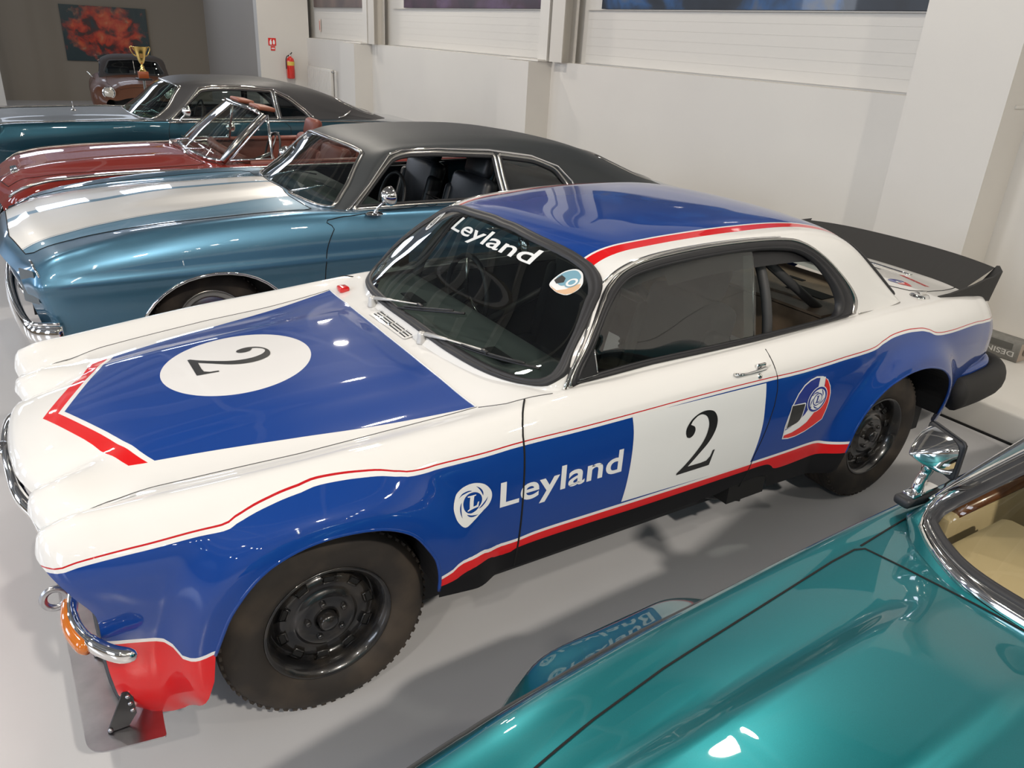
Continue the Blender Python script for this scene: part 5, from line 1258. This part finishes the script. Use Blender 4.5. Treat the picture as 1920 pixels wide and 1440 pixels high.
def build_near_car():
    C_ = thing('turquoise_car', 'metallic turquoise car in the near right corner with chrome door mirror', 'car', (0, -2.57, 0))
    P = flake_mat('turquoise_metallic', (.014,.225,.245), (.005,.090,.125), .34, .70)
    st = [
     (-.60, [(.55,.34),(.62,.42),(.66,.50),(.67,.56),(.66,.62),(.62,.66),(.52,.67),(.30,.68),(0,.68)]),
     (-.52, [(.64,.30),(.70,.42),(.74,.53),(.755,.61),(.75,.69),(.705,.745),(.56,.76),(.32,.775),(0,.775)]),
     (-.35, [(.70,.26),(.77,.42),(.81,.54),(.82,.64),(.815,.74),(.765,.812),(.60,.83),(.34,.845),(0,.845)]),
     (-.05, [(.74,.24),(.82,.42),(.85,.55),(.862,.66),(.862,.78),(.815,.850),(.68,.880),(.36,.900),(0,.900)]),
     (.30,  [(.76,.22),(.84,.42),(.87,.56),(.882,.67),(.885,.79),(.85,.866),(.73,.896),(.36,.925),(0,.925)]),
     (.65,  [(.77,.22),(.85,.42),(.88,.56),(.892,.67),(.897,.80),(.866,.877),(.76,.901),(.37,.938),(0,.94)]),
     (1.05, [(.77,.22),(.85,.42),(.88,.56),(.895,.67),(.90,.81),(.878,.888),(.80,.906),(.40,.948),(0,.952)]),
     (1.35, [(.77,.22),(.85,.42),(.88,.56),(.895,.67),(.90,.81),(.88,.895),(.80,.915),(.4,.95),(0,.955)]),
     (2.3,  [(.77,.22),(.85,.42),(.88,.56),(.895,.67),(.90,.81),(.87,.905),(.78,.93),(.4,.95),(0,.955)]),
     (3.4,  [(.74,.26),(.82,.42),(.86,.56),(.875,.67),(.87,.81),(.83,.90),(.72,.925),(.4,.94),(0,.945)]),
     (3.95, [(.68,.34),(.75,.44),(.79,.55),(.80,.65),(.79,.76),(.75,.83),(.64,.85),(.36,.86),(0,.86)])]
    def warp(G):
        x, y, z = G[..., 0], G[..., 1], G[..., 2]; ay = np.abs(y)
        d = np.hypot(x-.46, (z-.33)*.95); s = 1-sstep(d, .40, .56)
        G[..., 1] = y+np.sign(y)*.155*s*(1-sstep(z, .70, .84))*sstep(ay, .6, .8)
        d = np.hypot(x-3.2, (z-.33)*.95); s = 1-sstep(d, .40, .56); G[..., 1] = G[..., 1]+np.sign(y)*.12*s*(1-sstep(z, .70, .84))*sstep(ay, .6, .8)
        hd = (1-sstep(x, .75, 1.02))*sstep(x, -.55, -.2)
        G[..., 2] = z+hd*(.021*(1-sstep(ay, .555, .615))-.022*(1-sstep(ay, .285, .33)))
        G[..., 0] = x+(1-sstep(x, -.6, -.2))*(.10*sstep(ay, .2, .8)); return G
    cab = sym([(1.10,-.40),(1.22,-.70),(1.32,-.78),(2.4,-.75),(2.9,-.6)])
    bon = sym([(1.035,-.02),(1.035,-.41),(1.038,-.62),(1.045,-.780),(1.02,-.793),(.93,-.790),(.612,-.760),(.33,-.732),(.136,-.703),(-.03,-.671),(-.30,-.60),(-.50,-.50)])
    door = [(1.42,.89),(1.40,.6),(1.41,.30),(2.50,.30),(2.52,.6),(2.51,.90),(1.7,.90)]
    xs = np.unique(np.concatenate([np.linspace(-.6, 1.4, 110), np.linspace(1.4, 3.95, 60)]))
    R_ = car_shell(C_, st, P, (.46, 3.2), .33, .375, low_z=.24, cab=cab, bonnet=bon, door=door, warp=warp, xs=xs, zfront=.36, per=20)
    S_ = R_['surf']
    for s in (-1, 1):
        tube('waist_moulding', S_.line('y', [(-.40,.77),(0,.80),(.5,.825),(1.0,.838),(1.40,.845),(2.5,.855),(3.3,.85)], s, .003, closed=False), .007, M['gray'], C_, 6)
        tube('scuttle_seam', S_.line('z', [(1.05,s*.795),(1.18,s*.806),(1.30,s*.815)], 1, .0004, closed=False), .0028, M['gap'], C_, 5)
        q = S_.hit('z', (1.0, s*.36), 1, .002); v = box('scuttle_vent', q+Vector((.045,-s*.05,0)), (.05,.14,.010), P, C_, bev=.003)
        box('vent_slot', q+Vector((.05,-s*.05,.005)), (.03,.12,.004), M['black'], v)
        lathe('washer_jet', [(0,.012),(.008,.010),(.011,.002)], M['black'], C_, 10, 'z', tuple(S_.hit('z', (.95, s*.2), 1, .001)))
    gh = [
     (0,   [(1.035,0,0.965),(1.050,.40,0.963),(1.110,.62,0.955),(1.230,.79,0.935),(1.245,.80,0.932),(1.260,.81,0.930)]),
     (.12, [(1.220,0,1.097),(1.240,.38,1.092),(1.290,.60,1.077),(1.390,.745,1.047),(1.430,.78,0.985),(1.470,.81,0.940)]),
     (.30, [(1.550,0,1.307),(1.570,.34,1.302),(1.620,.53,1.287),(1.730,.64,1.247),(1.770,.71,1.112),(1.820,.80,0.942)]),
     (.45, [(1.920,0,1.357),(1.930,.34,1.352),(1.950,.53,1.332),(1.990,.62,1.292),(2.010,.70,1.132),(2.050,.79,0.945)]),
     (.60, [(2.220,0,1.362),(2.220,.34,1.357),(2.220,.53,1.334),(2.230,.62,1.292),(2.240,.70,1.132),(2.260,.79,0.947)]),
     (.75, [(2.590,0,1.322),(2.580,.34,1.317),(2.550,.53,1.292),(2.510,.63,1.232),(2.510,.70,1.092),(2.520,.77,0.950)]),
     (.85, [(2.890,0,1.212),(2.870,.35,1.207),(2.820,.55,1.182),(2.770,.66,1.112),(2.760,.70,1.042),(2.770,.75,0.950)]),
     (.93, [(3.150,0,1.072),(3.130,.36,1.067),(3.050,.57,1.052),(2.990,.67,1.032),(2.970,.70,0.980),(2.970,.73,0.950)]),
     (1.0, [(3.330,0,0.950),(3.310,.38,0.950),(3.250,.60,0.950),(3.170,.68,0.950),(3.160,.685,0.948),(3.150,.69,0.946)])]
    h = [(.40,1.27),(.50,1.255),(.545,1.235),(.60,1.17),(.685,1.05),(.725,.985),(.70,.972),(.60,.972),(.40,.980)]
    ws = smooth_poly([(0,1.28)]+h+[(0,.984)]+[(-y, z) for y, z in reversed(h)], True, 2)
    rw = round_poly([(-.48,1.16),(.48,1.16),(.55,1.0),(-.55,1.0)], .05)
    side = [round_poly([(1.42,.955),(1.72,1.195),(1.86,1.235),(2.2,1.245),(2.48,1.20),(2.66,1.10),(2.72,.965)], [.01,.03,.05,.05,.05,.05,.03])]
    H = house(C_, gh, P, ws, rw, side, glass_mat('warm_glass', (.86,.84,.76), .8), M['rubber'], None, ws_x=1.8, rw_x=2.8, trim=[(1.34,.95),(1.55,1.09),(1.74,1.235),(1.90,1.265),(2.25,1.272)], trim_r=.010)
    ring('screen_chrome', H['surf'], 'x', inset(ws, -.052, .55), inset(ws, -.008, .55), [(-.05,-.003),(0,.004),(.25,.013),(.7,.015),(1,.004)], M['chrome'], H['ws'], -1, 180)
    ring('screen_rubber', H['surf'], 'x', inset(ws, -.010, .5), inset(ws, .012, .5), [(0,.010),(.3,.012),(.7,.010),(1,.0)], M['rubber'], H['ws'], -1, 180)
    cr = mat('cream_leather', (.50,.42,.27), .5, bump=(90,.1,.002)); wd = mat('walnut', (.16,.06,.02), .25, coat=1, noise=(12,(.09,.03,.012)))
    box('dashboard', (1.33,0,.905), (.34,1.36,.06), cr, C_, bev=.025)
    box('dash_wood', (1.505,0,.86), (.02,1.34,.10), wd, C_, bev=.004); box('bulkhead', (1.2,0,.6), (.05,1.4,.5), M['black'], C_)
    for y in (-.38,.38): seat(C_, (1.85,y,.34), cr, 'cream_seat', w=.56, h=.58, recl=.28)
    seat(C_, (2.6,0,.34), cr, 'rear_bench', w=1.25, h=.48, head=False)
    for s in (-1, 1):
        box('door_card', (1.95,s*.765,.68), (1.20,.05,.48), cr, C_, bev=.012); tube('wood_capping', [(1.40,s*.755,.925),(2.5,s*.75,.93)], .018, wd, C_, 8)
    w_ = tube('steering_wheel', [(1.68+.05*math.sin(a), -.38+.19*math.cos(a), .94+.17*math.sin(a)) for a in np.linspace(0, 2*PI, 29)[:-1]], .013, M['black'], C_, 8, closed=True)
    tube('steering_column', [(1.5,-.38,.86),(1.67,-.38,.935)], .024, M['black'], w_, 8)
    box('steering_boss', (1.675,-.38,.937), (.04,.10,.08), M['black'], w_, bev=.015)
    # door mirror on its stalk, jaguar-side
    for s in (1, -1):
        bm = bmesh.new(); add_box(bm, (1.345, s*.835, .945), (.15,.05,.03), Matrix.Rotation(-.10*s, 3, 'Z'), .012, 3)
        mb = from_bm('door_mirror', bm, M['rubber'], C_)
        box('mirror_foot', (1.345, s*.835, .965), (.115,.036,.014), M['chrome'], mb, bev=.005)
        tube('mirror_stalk', smooth_poly([(1.325,s*.833,.965),(1.322,s*.832,1.0),(1.338,s*.830,1.03),(1.330,s*.828,1.06),(1.345,s*.826,1.085)], False, 4), [.020]*4+[.017]*4+[.020]*4+[.017]*4+[.016], M['chrome'], mb, 10, flat=.7, up=(0,1,0))
        # teardrop shell opening rearward
        V = []; ns = 10; nr = 28
        for i in range(ns+1):
            t = i/ns; w = math.sin(min(1, t**.72)*PI/2)
            for k in range(nr):
                a = 2*PI*k/nr; e = .5
                cy = math.copysign(abs(math.cos(a))**e, math.cos(a)); cz = math.copysign(abs(math.sin(a))**e, math.sin(a))
                m_ = 1-.35*(1-t); V.append(Vector((1.275+.125*t, s*(.828+.100*w*cy*m_), 1.105+.076*w*cz*m_-.012*(1-t))))
        F = [(i*nr+k, i*nr+(k+1) % nr, (i+1)*nr+(k+1) % nr, (i+1)*nr+k) for i in range(ns) for k in range(nr)]
        ctr = Vector((1.355, s*.832, 1.105)); ro = Matrix.Rotation(-.42*s, 3, 'Z') @ Matrix.Scale(.66, 3); mv = Vector((-.050, -s*.004, -.002))
        V = [ro @ (v-ctr)+ctr+mv for v in V]; pyd('mirror_shell', V, F, M['chrome'], mb)
        bm = bmesh.new(); add_box(bm, (0,0,0), (.030,.212,.168), None, .022, 4)
        for v in bm.verts: v.co = ro @ (v.co+Vector((.062,-s*.004,0)))+ctr+mv
        from_bm('mirror_frame', bm, M['rubber'], mb)
        bm = bmesh.new(); add_box(bm, (0,0,0), (.004,.185,.14), None, 0)
        for v in bm.verts: v.co = ro @ (v.co+Vector((.0785,-s*.004,0)))+ctr+mv
        from_bm('mirror_glass', bm, M['chrome'], mb, smooth=False)
    box('front_bumper', (-.50,0,.42), (.12,1.35,.13), M['rubber'], C_, bev=.03)
    for s in (-1, 1): lathe('headlamp', [(0,-.03),(.06,-.02),(.08,0),(.088,-.008),(.09,.03)], M['chrome'], C_, 20, 'x', (-.50, s*.50, .60))
    for hx in (.46,3.2):
        for s in (-1, 1): wheel(C_, (hx, s*.86, .33), s, style='plain', mats=(M['dchrome'], M['tyre']), R=.33)
    return C_

def build_brown_car():
    C_ = thing('vintage_car', 'small brown vintage car with dark soft top by the far wall', 'car', (1.66, 13.6, 0), PI/2-.10)
    P = mat('dusty_brown_paint', (.085,.034,.018), .5, 0, coat=.2, spec=.2); top = mat('dark_canvas', (.030,.024,.022), .8, bump=(120,.3,.003))
    st = [
     (-.25, [(.45,.32),(.52,.40),(.56,.48),(.57,.54),(.55,.60),(.50,.64),(.40,.62),(.22,.66),(0,.68)]),
     (-.15, [(.60,.28),(.68,.40),(.72,.52),(.735,.62),(.71,.72),(.62,.79),(.46,.74),(.26,.80),(0,.83)]),
     (.10,  [(.66,.26),(.74,.40),(.78,.54),(.79,.66),(.77,.78),(.66,.86),(.50,.81),(.30,.88),(0,.92)]),
     (.55,  [(.68,.24),(.75,.40),(.79,.54),(.80,.66),(.79,.78),(.68,.87),(.54,.86),(.34,.93),(0,.965)]),
     (.95,  [(.68,.24),(.75,.40),(.79,.54),(.80,.66),(.78,.80),(.70,.90),(.60,.92),(.36,.97),(0,.99)]),
     (2.4,  [(.68,.24),(.76,.40),(.80,.54),(.81,.66),(.79,.80),(.70,.90),(.58,.94),(.34,.97),(0,.98)]),
     (3.3,  [(.60,.30),(.68,.40),(.71,.50),(.72,.58),(.70,.66),(.60,.72),(.46,.74),(.26,.76),(0,.77)])]
    R_ = car_shell(C_, st, P, (.28, 2.45), .31, .36, low_z=.26, cab=sym([(1.0,-.5),(1.15,-.62),(2.2,-.60),(2.35,-.3)]), bonnet=sym([(.90,-.02),(.90,-.50),(.5,-.50),(0,-.42),(-.14,-.3)]), door=[(.98,.84),(.97,.3),(1.85,.3),(1.86,.84)], zfront=.34)
    gh = [
     (0,   [(.93,0,.985),(.95,.33,.97),(1.0,.52,.95),(1.06,.60,.93),(1.07,.61,.93),(1.08,.62,.93)]),
     (.12, [(1.02,0,1.10),(1.04,.32,1.09),(1.09,.49,1.07),(1.16,.585,1.05),(1.18,.60,.99),(1.20,.62,.93)]),
     (.30, [(1.16,0,1.27),(1.18,.30,1.26),(1.23,.46,1.235),(1.30,.55,1.19),(1.33,.58,1.06),(1.36,.62,.93)]),
     (.45, [(1.42,0,1.325),(1.43,.30,1.315),(1.46,.46,1.28),(1.50,.56,1.22),(1.52,.59,1.07),(1.54,.62,.93)]),
     (.60, [(1.70,0,1.325),(1.70,.30,1.315),(1.70,.46,1.28),(1.70,.56,1.22),(1.71,.59,1.07),(1.72,.62,.93)]),
     (.80, [(2.10,0,1.23),(2.09,.30,1.22),(2.05,.45,1.18),(2.0,.54,1.12),(2.0,.57,1.02),(2.0,.60,.93)]),
     (1.0, [(2.45,0,.98),(2.44,.30,.97),(2.38,.46,.95),(2.30,.55,.93),(2.29,.555,.93),(2.28,.56,.93)])]
    ws = round_poly([(-.42,1.215),(0,1.245),(.42,1.215),(.52,1.02),(.48,.985),(0,1.01),(-.48,.985),(-.52,1.02)], .04)
    side = [round_poly([(1.24,.95),(1.38,1.15),(1.72,1.17),(1.86,.95)], .03)]
    H = house(C_, gh, top, ws, None, side, M['glass'], M['rubber'], None, ws_x=1.4)
    tube('screen_bar', H['surf'].line('x', [(0,1.0),(0,1.25)], -1, .004, closed=False), .007, M['dchrome'], H['ws'], 6)
    for s in (-1, 1):
        hl = lathe('headlamp', [(.092,.06),(.106,.02),(.110,-.01),(.094,-.022),(.074,-.014)], M['chrome'], C_, 28, 'x', (-.20, s*.50, .745))
        lathe('lens', [(.084,-.012),(.055,-.032),(0,-.042)], mat('lamp_glass', (.55,.52,.45), .12, .5, coat=1), hl, 24, 'x', (-.20, s*.50, .745))
        tube('wing_mirror', [(.9,s*.70,.90),(.93,s*.78,1.0),(.95,s*.80,1.02)], .012, M['chrome'], C_, 6)
    tube('front_bumper', smooth_poly([(-.05,-.70,.42),(-.20,-.5,.42),(-.27,0,.42),(-.20,.5,.42),(-.05,.70,.42)], False, 4), .025, M['dchrome'], C_, 8, flat=1.6, up=(0,0,1))
    for y in (-.28,.28):
        bm = bmesh.new(); add_box(bm, (1.55,y,.85), (.12,.42,.5), Matrix.Rotation(.2,3,'Y'), .06, 3); from_bm('seat_back', bm, M['leather'], C_)
    box('bulkhead', (1.05,0,.62), (.05,1.1,.5), M['black'], C_)
    for hx in (.28,2.45):
        for s in (-1, 1): wheel(C_, (hx, s*.70, .31), s, style='plain', mats=(M['rim'], M['tyre']), R=.31, rr=.19, width=.15)
    return C_

# ------------------------------------------------------------------ the hall
def struct(name, V, F, m, label=None, smooth=False, parent=None):
    o = pyd(name, V, F, m, parent, smooth=smooth)
    if not parent: o['kind'] = 'structure'
    return o
def sbox(name, c, s, m, parent=None, **k):
    o = box(name, c, s, m, parent, **k)
    if not parent: o['kind'] = 'structure'
    return o
def build_hall():
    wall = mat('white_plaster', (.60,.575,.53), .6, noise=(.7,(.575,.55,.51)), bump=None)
    wall2 = mat('white_panel', (.60,.575,.53), .5); colm = mat('white_steel', (.55,.52,.47), .5); grey = mat('grey_end_wall', (.225,.195,.155), .8)
    flm = mat('grey_epoxy_floor', (.49,.485,.49), .20, coat=.0, noise=(1.3,(.47,.465,.47)))
    sbox('floor', (-3.9, 3.0, -.05), (18.7, 36.0, .1), flm)
    # lower wall, its ledge and pilasters
    X = 5.45; YS = (.237, 6.05, 11.85)
    w = sbox('wall_right', (X+.15, 1.0, .885), (.30, 37.0, 1.77), wall)
    for i, y in enumerate(YS):
        # pilaster below, steel column above
        full = i == 0
        sbox('pilaster', (X-.175, y+.36, 2.3 if full else .88), (.35, .72, 4.6 if full else 1.76), wall, w)
        sbox('pilaster_cap', (X-.10, y+.36, 1.775), (.24, .74, .022), wall2, w)
        if not full:
            for (cx, sx) in ((X-.10,.012),(X+.10,.012)): sbox('column_flange', (cx, y-.22, 3.3), (.012, .26, 3.06), colm, w)
            sbox('column_web', (X, y-.22, 3.3), (.20, .012, 3.06), colm, w)
            sbox('column_side', (X-.02, y+.08, 3.3), (.16, .20, 3.06), wall2, w)
    # upper wall of horizontal sandwich boards between the columns
    up = sbox('wall_upper', (X+.26, 3.0, 4.3), (.10, 33.0, 5.1), wall2)
    bays = ((-12,.20),(.98,5.62),(6.35,11.3),(12.2,15.5))
    for y0, y1 in bays:
        for k in range(6):
            z0 = 1.785+k*.0965; box('wall_board', (X+.203, (y0+y1)/2, z0+.0475), (.018, y1-y0, .0957), wall2, up)
        box('poster_rail', (X+.185, (y0+y1)/2, 2.370), (.03, y1-y0, .012), colm, up)
    # return wall, side wall and end wall
    sbox('wall_return', (4.95, 15.62, 3.3), (1.10, .25, 6.8), wall)
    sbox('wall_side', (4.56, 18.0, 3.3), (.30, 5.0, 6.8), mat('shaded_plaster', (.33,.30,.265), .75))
    sbox('wall_end', (-2.8, 20.55, 1.5), (16.5, .20, 3.1), grey)
    sbox('wall_end_upper', (-2.8, 20.6, 5.6), (16.5, .20, 2.0), grey)
    sbox('wall_left', (-11.0, 3.0, 1.5), (.2, 36.0, 3.0), grey); sbox('wall_left_upper', (-11.0, 3.0, 6.0), (.2, 36.0, 1.6), grey)
    sbox('wall_front', (-3.0, -14.6, 3.4), (18.0, .2, 6.8), mat('front_wall', (.34,.33,.32), .8))
    ceil = sbox('ceiling', (-3.0, 3.0, 6.85), (19.0, 37.0, .1), mat('ceiling_sheet', (.16,.165,.175), .7))
    for k in range(13): sbox('roof_beam', (-3.0, -12+k*2.7, 6.55), (17.5, .16, .45), colm, ceil)
    for k in range(5): sbox('purlin', (-9+k*3.2, 3.0, 6.25), (.10, 34, .12), colm, ceil)
    # plinth along the wall with a dark shadow joint at the floor
    pm = mat('plinth_paint', (.60,.58,.54), .4)
    pl = sbox('trim_1', (4.785, -2.0, .095), (1.39, 16.0, .19), pm, bev=.02, seg=3)
    tube('joint', [(4.092,-10,.006),(4.092,6,.006)], .009, M['gap'], pl, 6)
    # white post by the far left corner
    sbox('trim_2', (-.62, 19.2, 1.7), (.50, .10, 3.4), wall2); sbox('trim_3', (-1.35, 19.3, 1.7), (.10,.10,3.4), colm)
def build_hall_things():
    X = 5.45
    # wall prints
    def pmat(name, base, cols, scale, seed):
        m = mat(name, base, .35, coat=.3); n = NT(m); nz = n.nt.nodes.new('ShaderNodeTexNoise'); nz.noise_dimensions = '4D'; nz.inputs['W'].default_value = seed
        nz.inputs['Scale'].default_value = scale; nz.inputs['Detail'].default_value = 5; nz.inputs['Distortion'].default_value = .8; n.nt.links.new(n.tc.outputs['Object'], nz.inputs['Vector'])
        cr = n.nt.nodes.new('ShaderNodeValToRGB'); n.nt.links.new(nz.outputs['Fac'], cr.inputs[0]); e = cr.color_ramp.elements
        e[0].position = cols[0][0]; e[0].color = (*cols[0][1], 1); e[1].position = cols[-1][0]; e[1].color = (*cols[-1][1], 1)
        for p, c in cols[1:-1]: q = e.new(p); q.color = (*c, 1)
        n.out(cr.outputs[0]); return m
    specs = (('dark print on the upper wall, right of all columns', 1.02, 5.33, ((.3,(.006,.006,.008)),(.5,(.015,.02,.03)),(.6,(.02,.07,.18)),(.72,(.10,.10,.10))), 3.0),
             ('purple toned dark print between the two steel columns', 6.56, 10.8, ((.3,(.02,.012,.018)),(.5,(.05,.022,.035)),(.62,(.09,.05,.10)),(.75,(.16,.09,.07))), 7.0),
             ('brownish grey print nearest the fire extinguisher', 12.33, 15.4, ((.3,(.05,.04,.05)),(.55,(.12,.085,.08)),(.75,(.20,.15,.13))), 12.0))
    for lab, y0, y1, cols, seed in specs:
        o = box('wall_print', (X+.165, (y0+y1)/2, 3.24), (.02, y1-y0, 1.72), pmat('print_%d' % seed, (.02,.02,.02), cols, 1.6, seed)); tag(o, lab, 'poster')
    # abstract painting on the end wall
    pm = pmat('abstract_painting', (.1,.05,.03), ((.28,(.006,.03,.04)),(.42,(.05,.012,.012)),(.52,(.42,.03,.012)),(.62,(.50,.09,.03)),(.74,(.42,.33,.20))), 3.2, 5.0)
    n = NT(pm); old = n.b.inputs['Base Color'].links[0].from_socket
    dx = n.m('SUBTRACT', n.x, 2.0); dz = n.m('SUBTRACT', n.z, 1.60); r = n.m('SQRT', n.m('ADD', n.m('POWER', n.m('DIVIDE', dx, .95), 2), n.m('POWER', n.m('DIVIDE', dz, .62), 2)))
    nz = n.nt.nodes.new('ShaderNodeTexNoise'); nz.inputs['Scale'].default_value = 5; nz.inputs['Detail'].default_value = 5; n.nt.links.new(n.tc.outputs['Object'], nz.inputs['Vector'])
    rr = n.m('ADD', r, n.m('MULTIPLY', n.m('SUBTRACT', nz.outputs['Fac'], .5), 1.3)); mr = n.nt.nodes.new('ShaderNodeMapRange'); mr.inputs['From Min'].default_value = .62; mr.inputs['From Max'].default_value = .98; n.nt.links.new(rr, mr.inputs['Value'])
    n.out(n.mix(mr.outputs[0], old, (.012,.032,.038)))
    o = box('painting', (2.04, 20.42, 1.55), (1.90, .04, 1.24), pm); tag(o, 'red and orange abstract canvas hung on the grey end wall', 'painting')
    # fire signs and extinguisher on the return wall
    yw = 15.49
    rs = mat('sign_red', (.62,.02,.015), .4); ws_ = mat('sign_white', (.8,.8,.78), .4)
    def flat(name, parent, poly, m, y): 
        V = [(x, y, z) for x, z in poly]+[(x, y+.003, z) for x, z in poly]; n_ = len(poly)
        return pyd(name, V, [tuple(range(n_)), tuple(range(2*n_-1, n_-1, -1))]+[(i, (i+1) % n_, (i+1) % n_+n_, i+n_) for i in range(n_)], m, parent, smooth=False)
    s1 = box('fire_sign', (4.68, yw, 1.655), (.165,.006,.15), rs); tag(s1, 'square red fire extinguisher sign with white pictogram on white wall', 'sign')
    flat('pictogram', s1, [(4.625,1.60),(4.625,1.66),(4.64,1.69),(4.655,1.69),(4.67,1.66),(4.67,1.60)], ws_, yw-.006)
    flat('pictogram', s1, [(4.64,1.695),(4.66,1.71),(4.67,1.70),(4.65,1.69)], ws_, yw-.006)
    flat('pictogram', s1, smooth_poly([(4.70,1.61),(4.695,1.66),(4.715,1.70),(4.735,1.66),(4.73,1.61)], True, 3), ws_, yw-.006)
    s2 = box('fire_label', (4.69, yw, 1.525), (.095,.006,.085), rs); tag(s2, 'small red label with white bars under the square fire sign', 'sign')
    for k in range(3): flat('label_bar', s2, [(4.658+.024*k,1.51),(4.674+.024*k,1.51),(4.674+.024*k,1.54),(4.658+.024*k,1.54)], ws_, yw-.006)
    E = thing('fire_extinguisher', 'red fire extinguisher with yellow label hanging on the white wall', 'extinguisher', (5.02, 15.40, .93)); er = mat('extinguisher_red', (.60,.02,.01), .22, coat=1)
    lathe('cylinder', [(0,.0),(.075,.0),(.088,.02),(.088,.36),(.075,.405),(.045,.435),(.03,.44),(.03,.455)], er, E, 32, 'z')
    lathe('valve', [(.03,.44),(.025,.46),(.018,.48),(.012,.50),(0,.502)], M['dchrome'], E, 16, 'z')
    tube('handle', [(-.02,0,.47),(.02,0,.50),(.045,-.01,.535)], .011, M['black'], E, 8); tube('hose', smooth_poly([(-.02,0,.47),(-.07,-.02,.45),(-.10,-.03,.38),(-.10,-.03,.20)], False, 4), .010, M['black'], E, 8)
    V, F = [], []
    for i in range(13):
        a = -PI*.85+PI*.7*i/12; V += [(.0895*math.cos(a), .0895*math.sin(a), .27), (.0895*math.cos(a), .0895*math.sin(a), .35)]
    F = [(2*i, 2*i+2, 2*i+3, 2*i+1) for i in range(12)]; pyd('yellow_label', V, F, mat('label_yellow', (.62,.45,.08), .5), E)
    # thermometer strip above the ledge
    o = box('thermometer', (X+.17, 15.10, 2.03), (.012,.07,.24), mat('thermo_white', (.6,.5,.45), .5)); tag(o, 'small pale thermometer strip on the white wall above ledge', 'thermometer'); box('scale', (X+.162, 15.10, 2.03), (.004,.025,.18), mat('thermo_red', (.5,.12,.08), .5), o)
    # radiator with valve and pipes
    Rr = thing('radiator', 'flat white panel radiator below the ledge beside the fire extinguisher', 'radiator', (X-.05, 14.62, .55)); rm = mat('radiator_white', (.60,.575,.53), .45)
    box('panel', (0,-.02,.33), (.07,1.45,.66), rm, Rr, bev=.012); 
    for k in range(18): box('fin', (-.037,-.68+.078*k,.33), (.006,.03,.58), rm, Rr)
    lathe('valve', [(0,0),(.022,.0),(.024,.05),(.02,.09),(0,.092)], M['dchrome'], Rr, 14, 'y', (-.02,-.90,.62))
    for k in range(2): tube('pipe', smooth_poly([(0,-.80,.62-.0*k),(0,-.90-.05*k,.62),(0,-.93-.055*k,.56),(0,-.93-.055*k,-.40)], False, 4), .010, rm, Rr, 8)
    # carton on the plinth
    B = thing('carton', 'long grey printed carton lying on the plinth behind the racing car', 'box', (5.02, -.07, .192)); cm = mat('carton_grey', (.15,.145,.13), .6, noise=(30,(.18,.175,.16)))
    box('carton_body', (0,0,.068), (.13,.66,.136), cm, B, bev=.004, seg=1)
    t = text_bm('DESINSO', 'y', (0,0), .050, .28, bold=.01)
    for v in t.verts: u, w = v.co.x, v.co.z; v.co = Vector((-.0665, -.30+u, .066-w))
    from_bm('lettering', t, mat('carton_print', (.50,.49,.46), .6), B, smooth=False)
    for y0 in (-.20,.06): box('printed_panel', (-.0655, y0, .098), (.002,.16,.045), mat('carton_panel', (.09,.088,.08), .6), B)
    lathe('end_hole', [(0,-.001),(.032,-.001)], mat('hole_brown', (.05,.025,.015), .9), B, 24, 'y', (0.01,-.3305,.068)); box('end_flap', (0,-.330,.068), (.122,.003,.128), mat('carton_board', (.33,.27,.22), .8), B)
    # trophy on a stand
    T = thing('trophy', 'golden trophy cup with two handles on a wooden base', 'trophy', (1.29, 10.35, 1.20)); gd = mat('gold', (.80,.56,.18), .16, 1)
    box('base', (0,0,.045), (.13,.13,.09), mat('trophy_wood', (.30,.07,.02), .35, coat=.6), T, bev=.004)
    lathe('cup', [(.05,.09),(.045,.10),(.022,.135),(.026,.155),(.014,.17),(.014,.19),(.028,.20),(.045,.235),(.068,.33),(.088,.41),(.092,.415),(.088,.418),(.083,.41),(.06,.33),(.035,.25),(0,.235)], gd, T, 36, 'z')
    for s in (-1, 1): tube('handle', smooth_poly([(s*.075,0,.36),(s*.10,0,.41),(s*.125,0,.415),(s*.125,0,.37),(s*.09,0,.31),(s*.055,0,.29)], False, 5), .007, gd, T, 8)
    box('plate', (0,-.066,.30), (.045,.004,.06), mat('trophy_plate', (.35,.20,.06), .4, .6), T)
    S_ = thing('display_stand', 'slim dark stand carrying the golden trophy', 'stand', (1.29, 10.35, 0))
    lathe('foot', [(0,.02),(.15,.018),(.17,.008),(.17,0),(0,0)], M['black'], S_, 32, 'z'); lathe('post', [(.02,.01),(.02,1.17)], M['dchrome'], S_, 16, 'z'); box('top_plate', (0,0,1.185), (.20,.20,.024), M['black'], S_, bev=.004)

build_hall()
build_race_car()
build_blue_car()
build_red_car()
build_near_car()
build_teal_coupe()
build_brown_car()
build_hall_things()
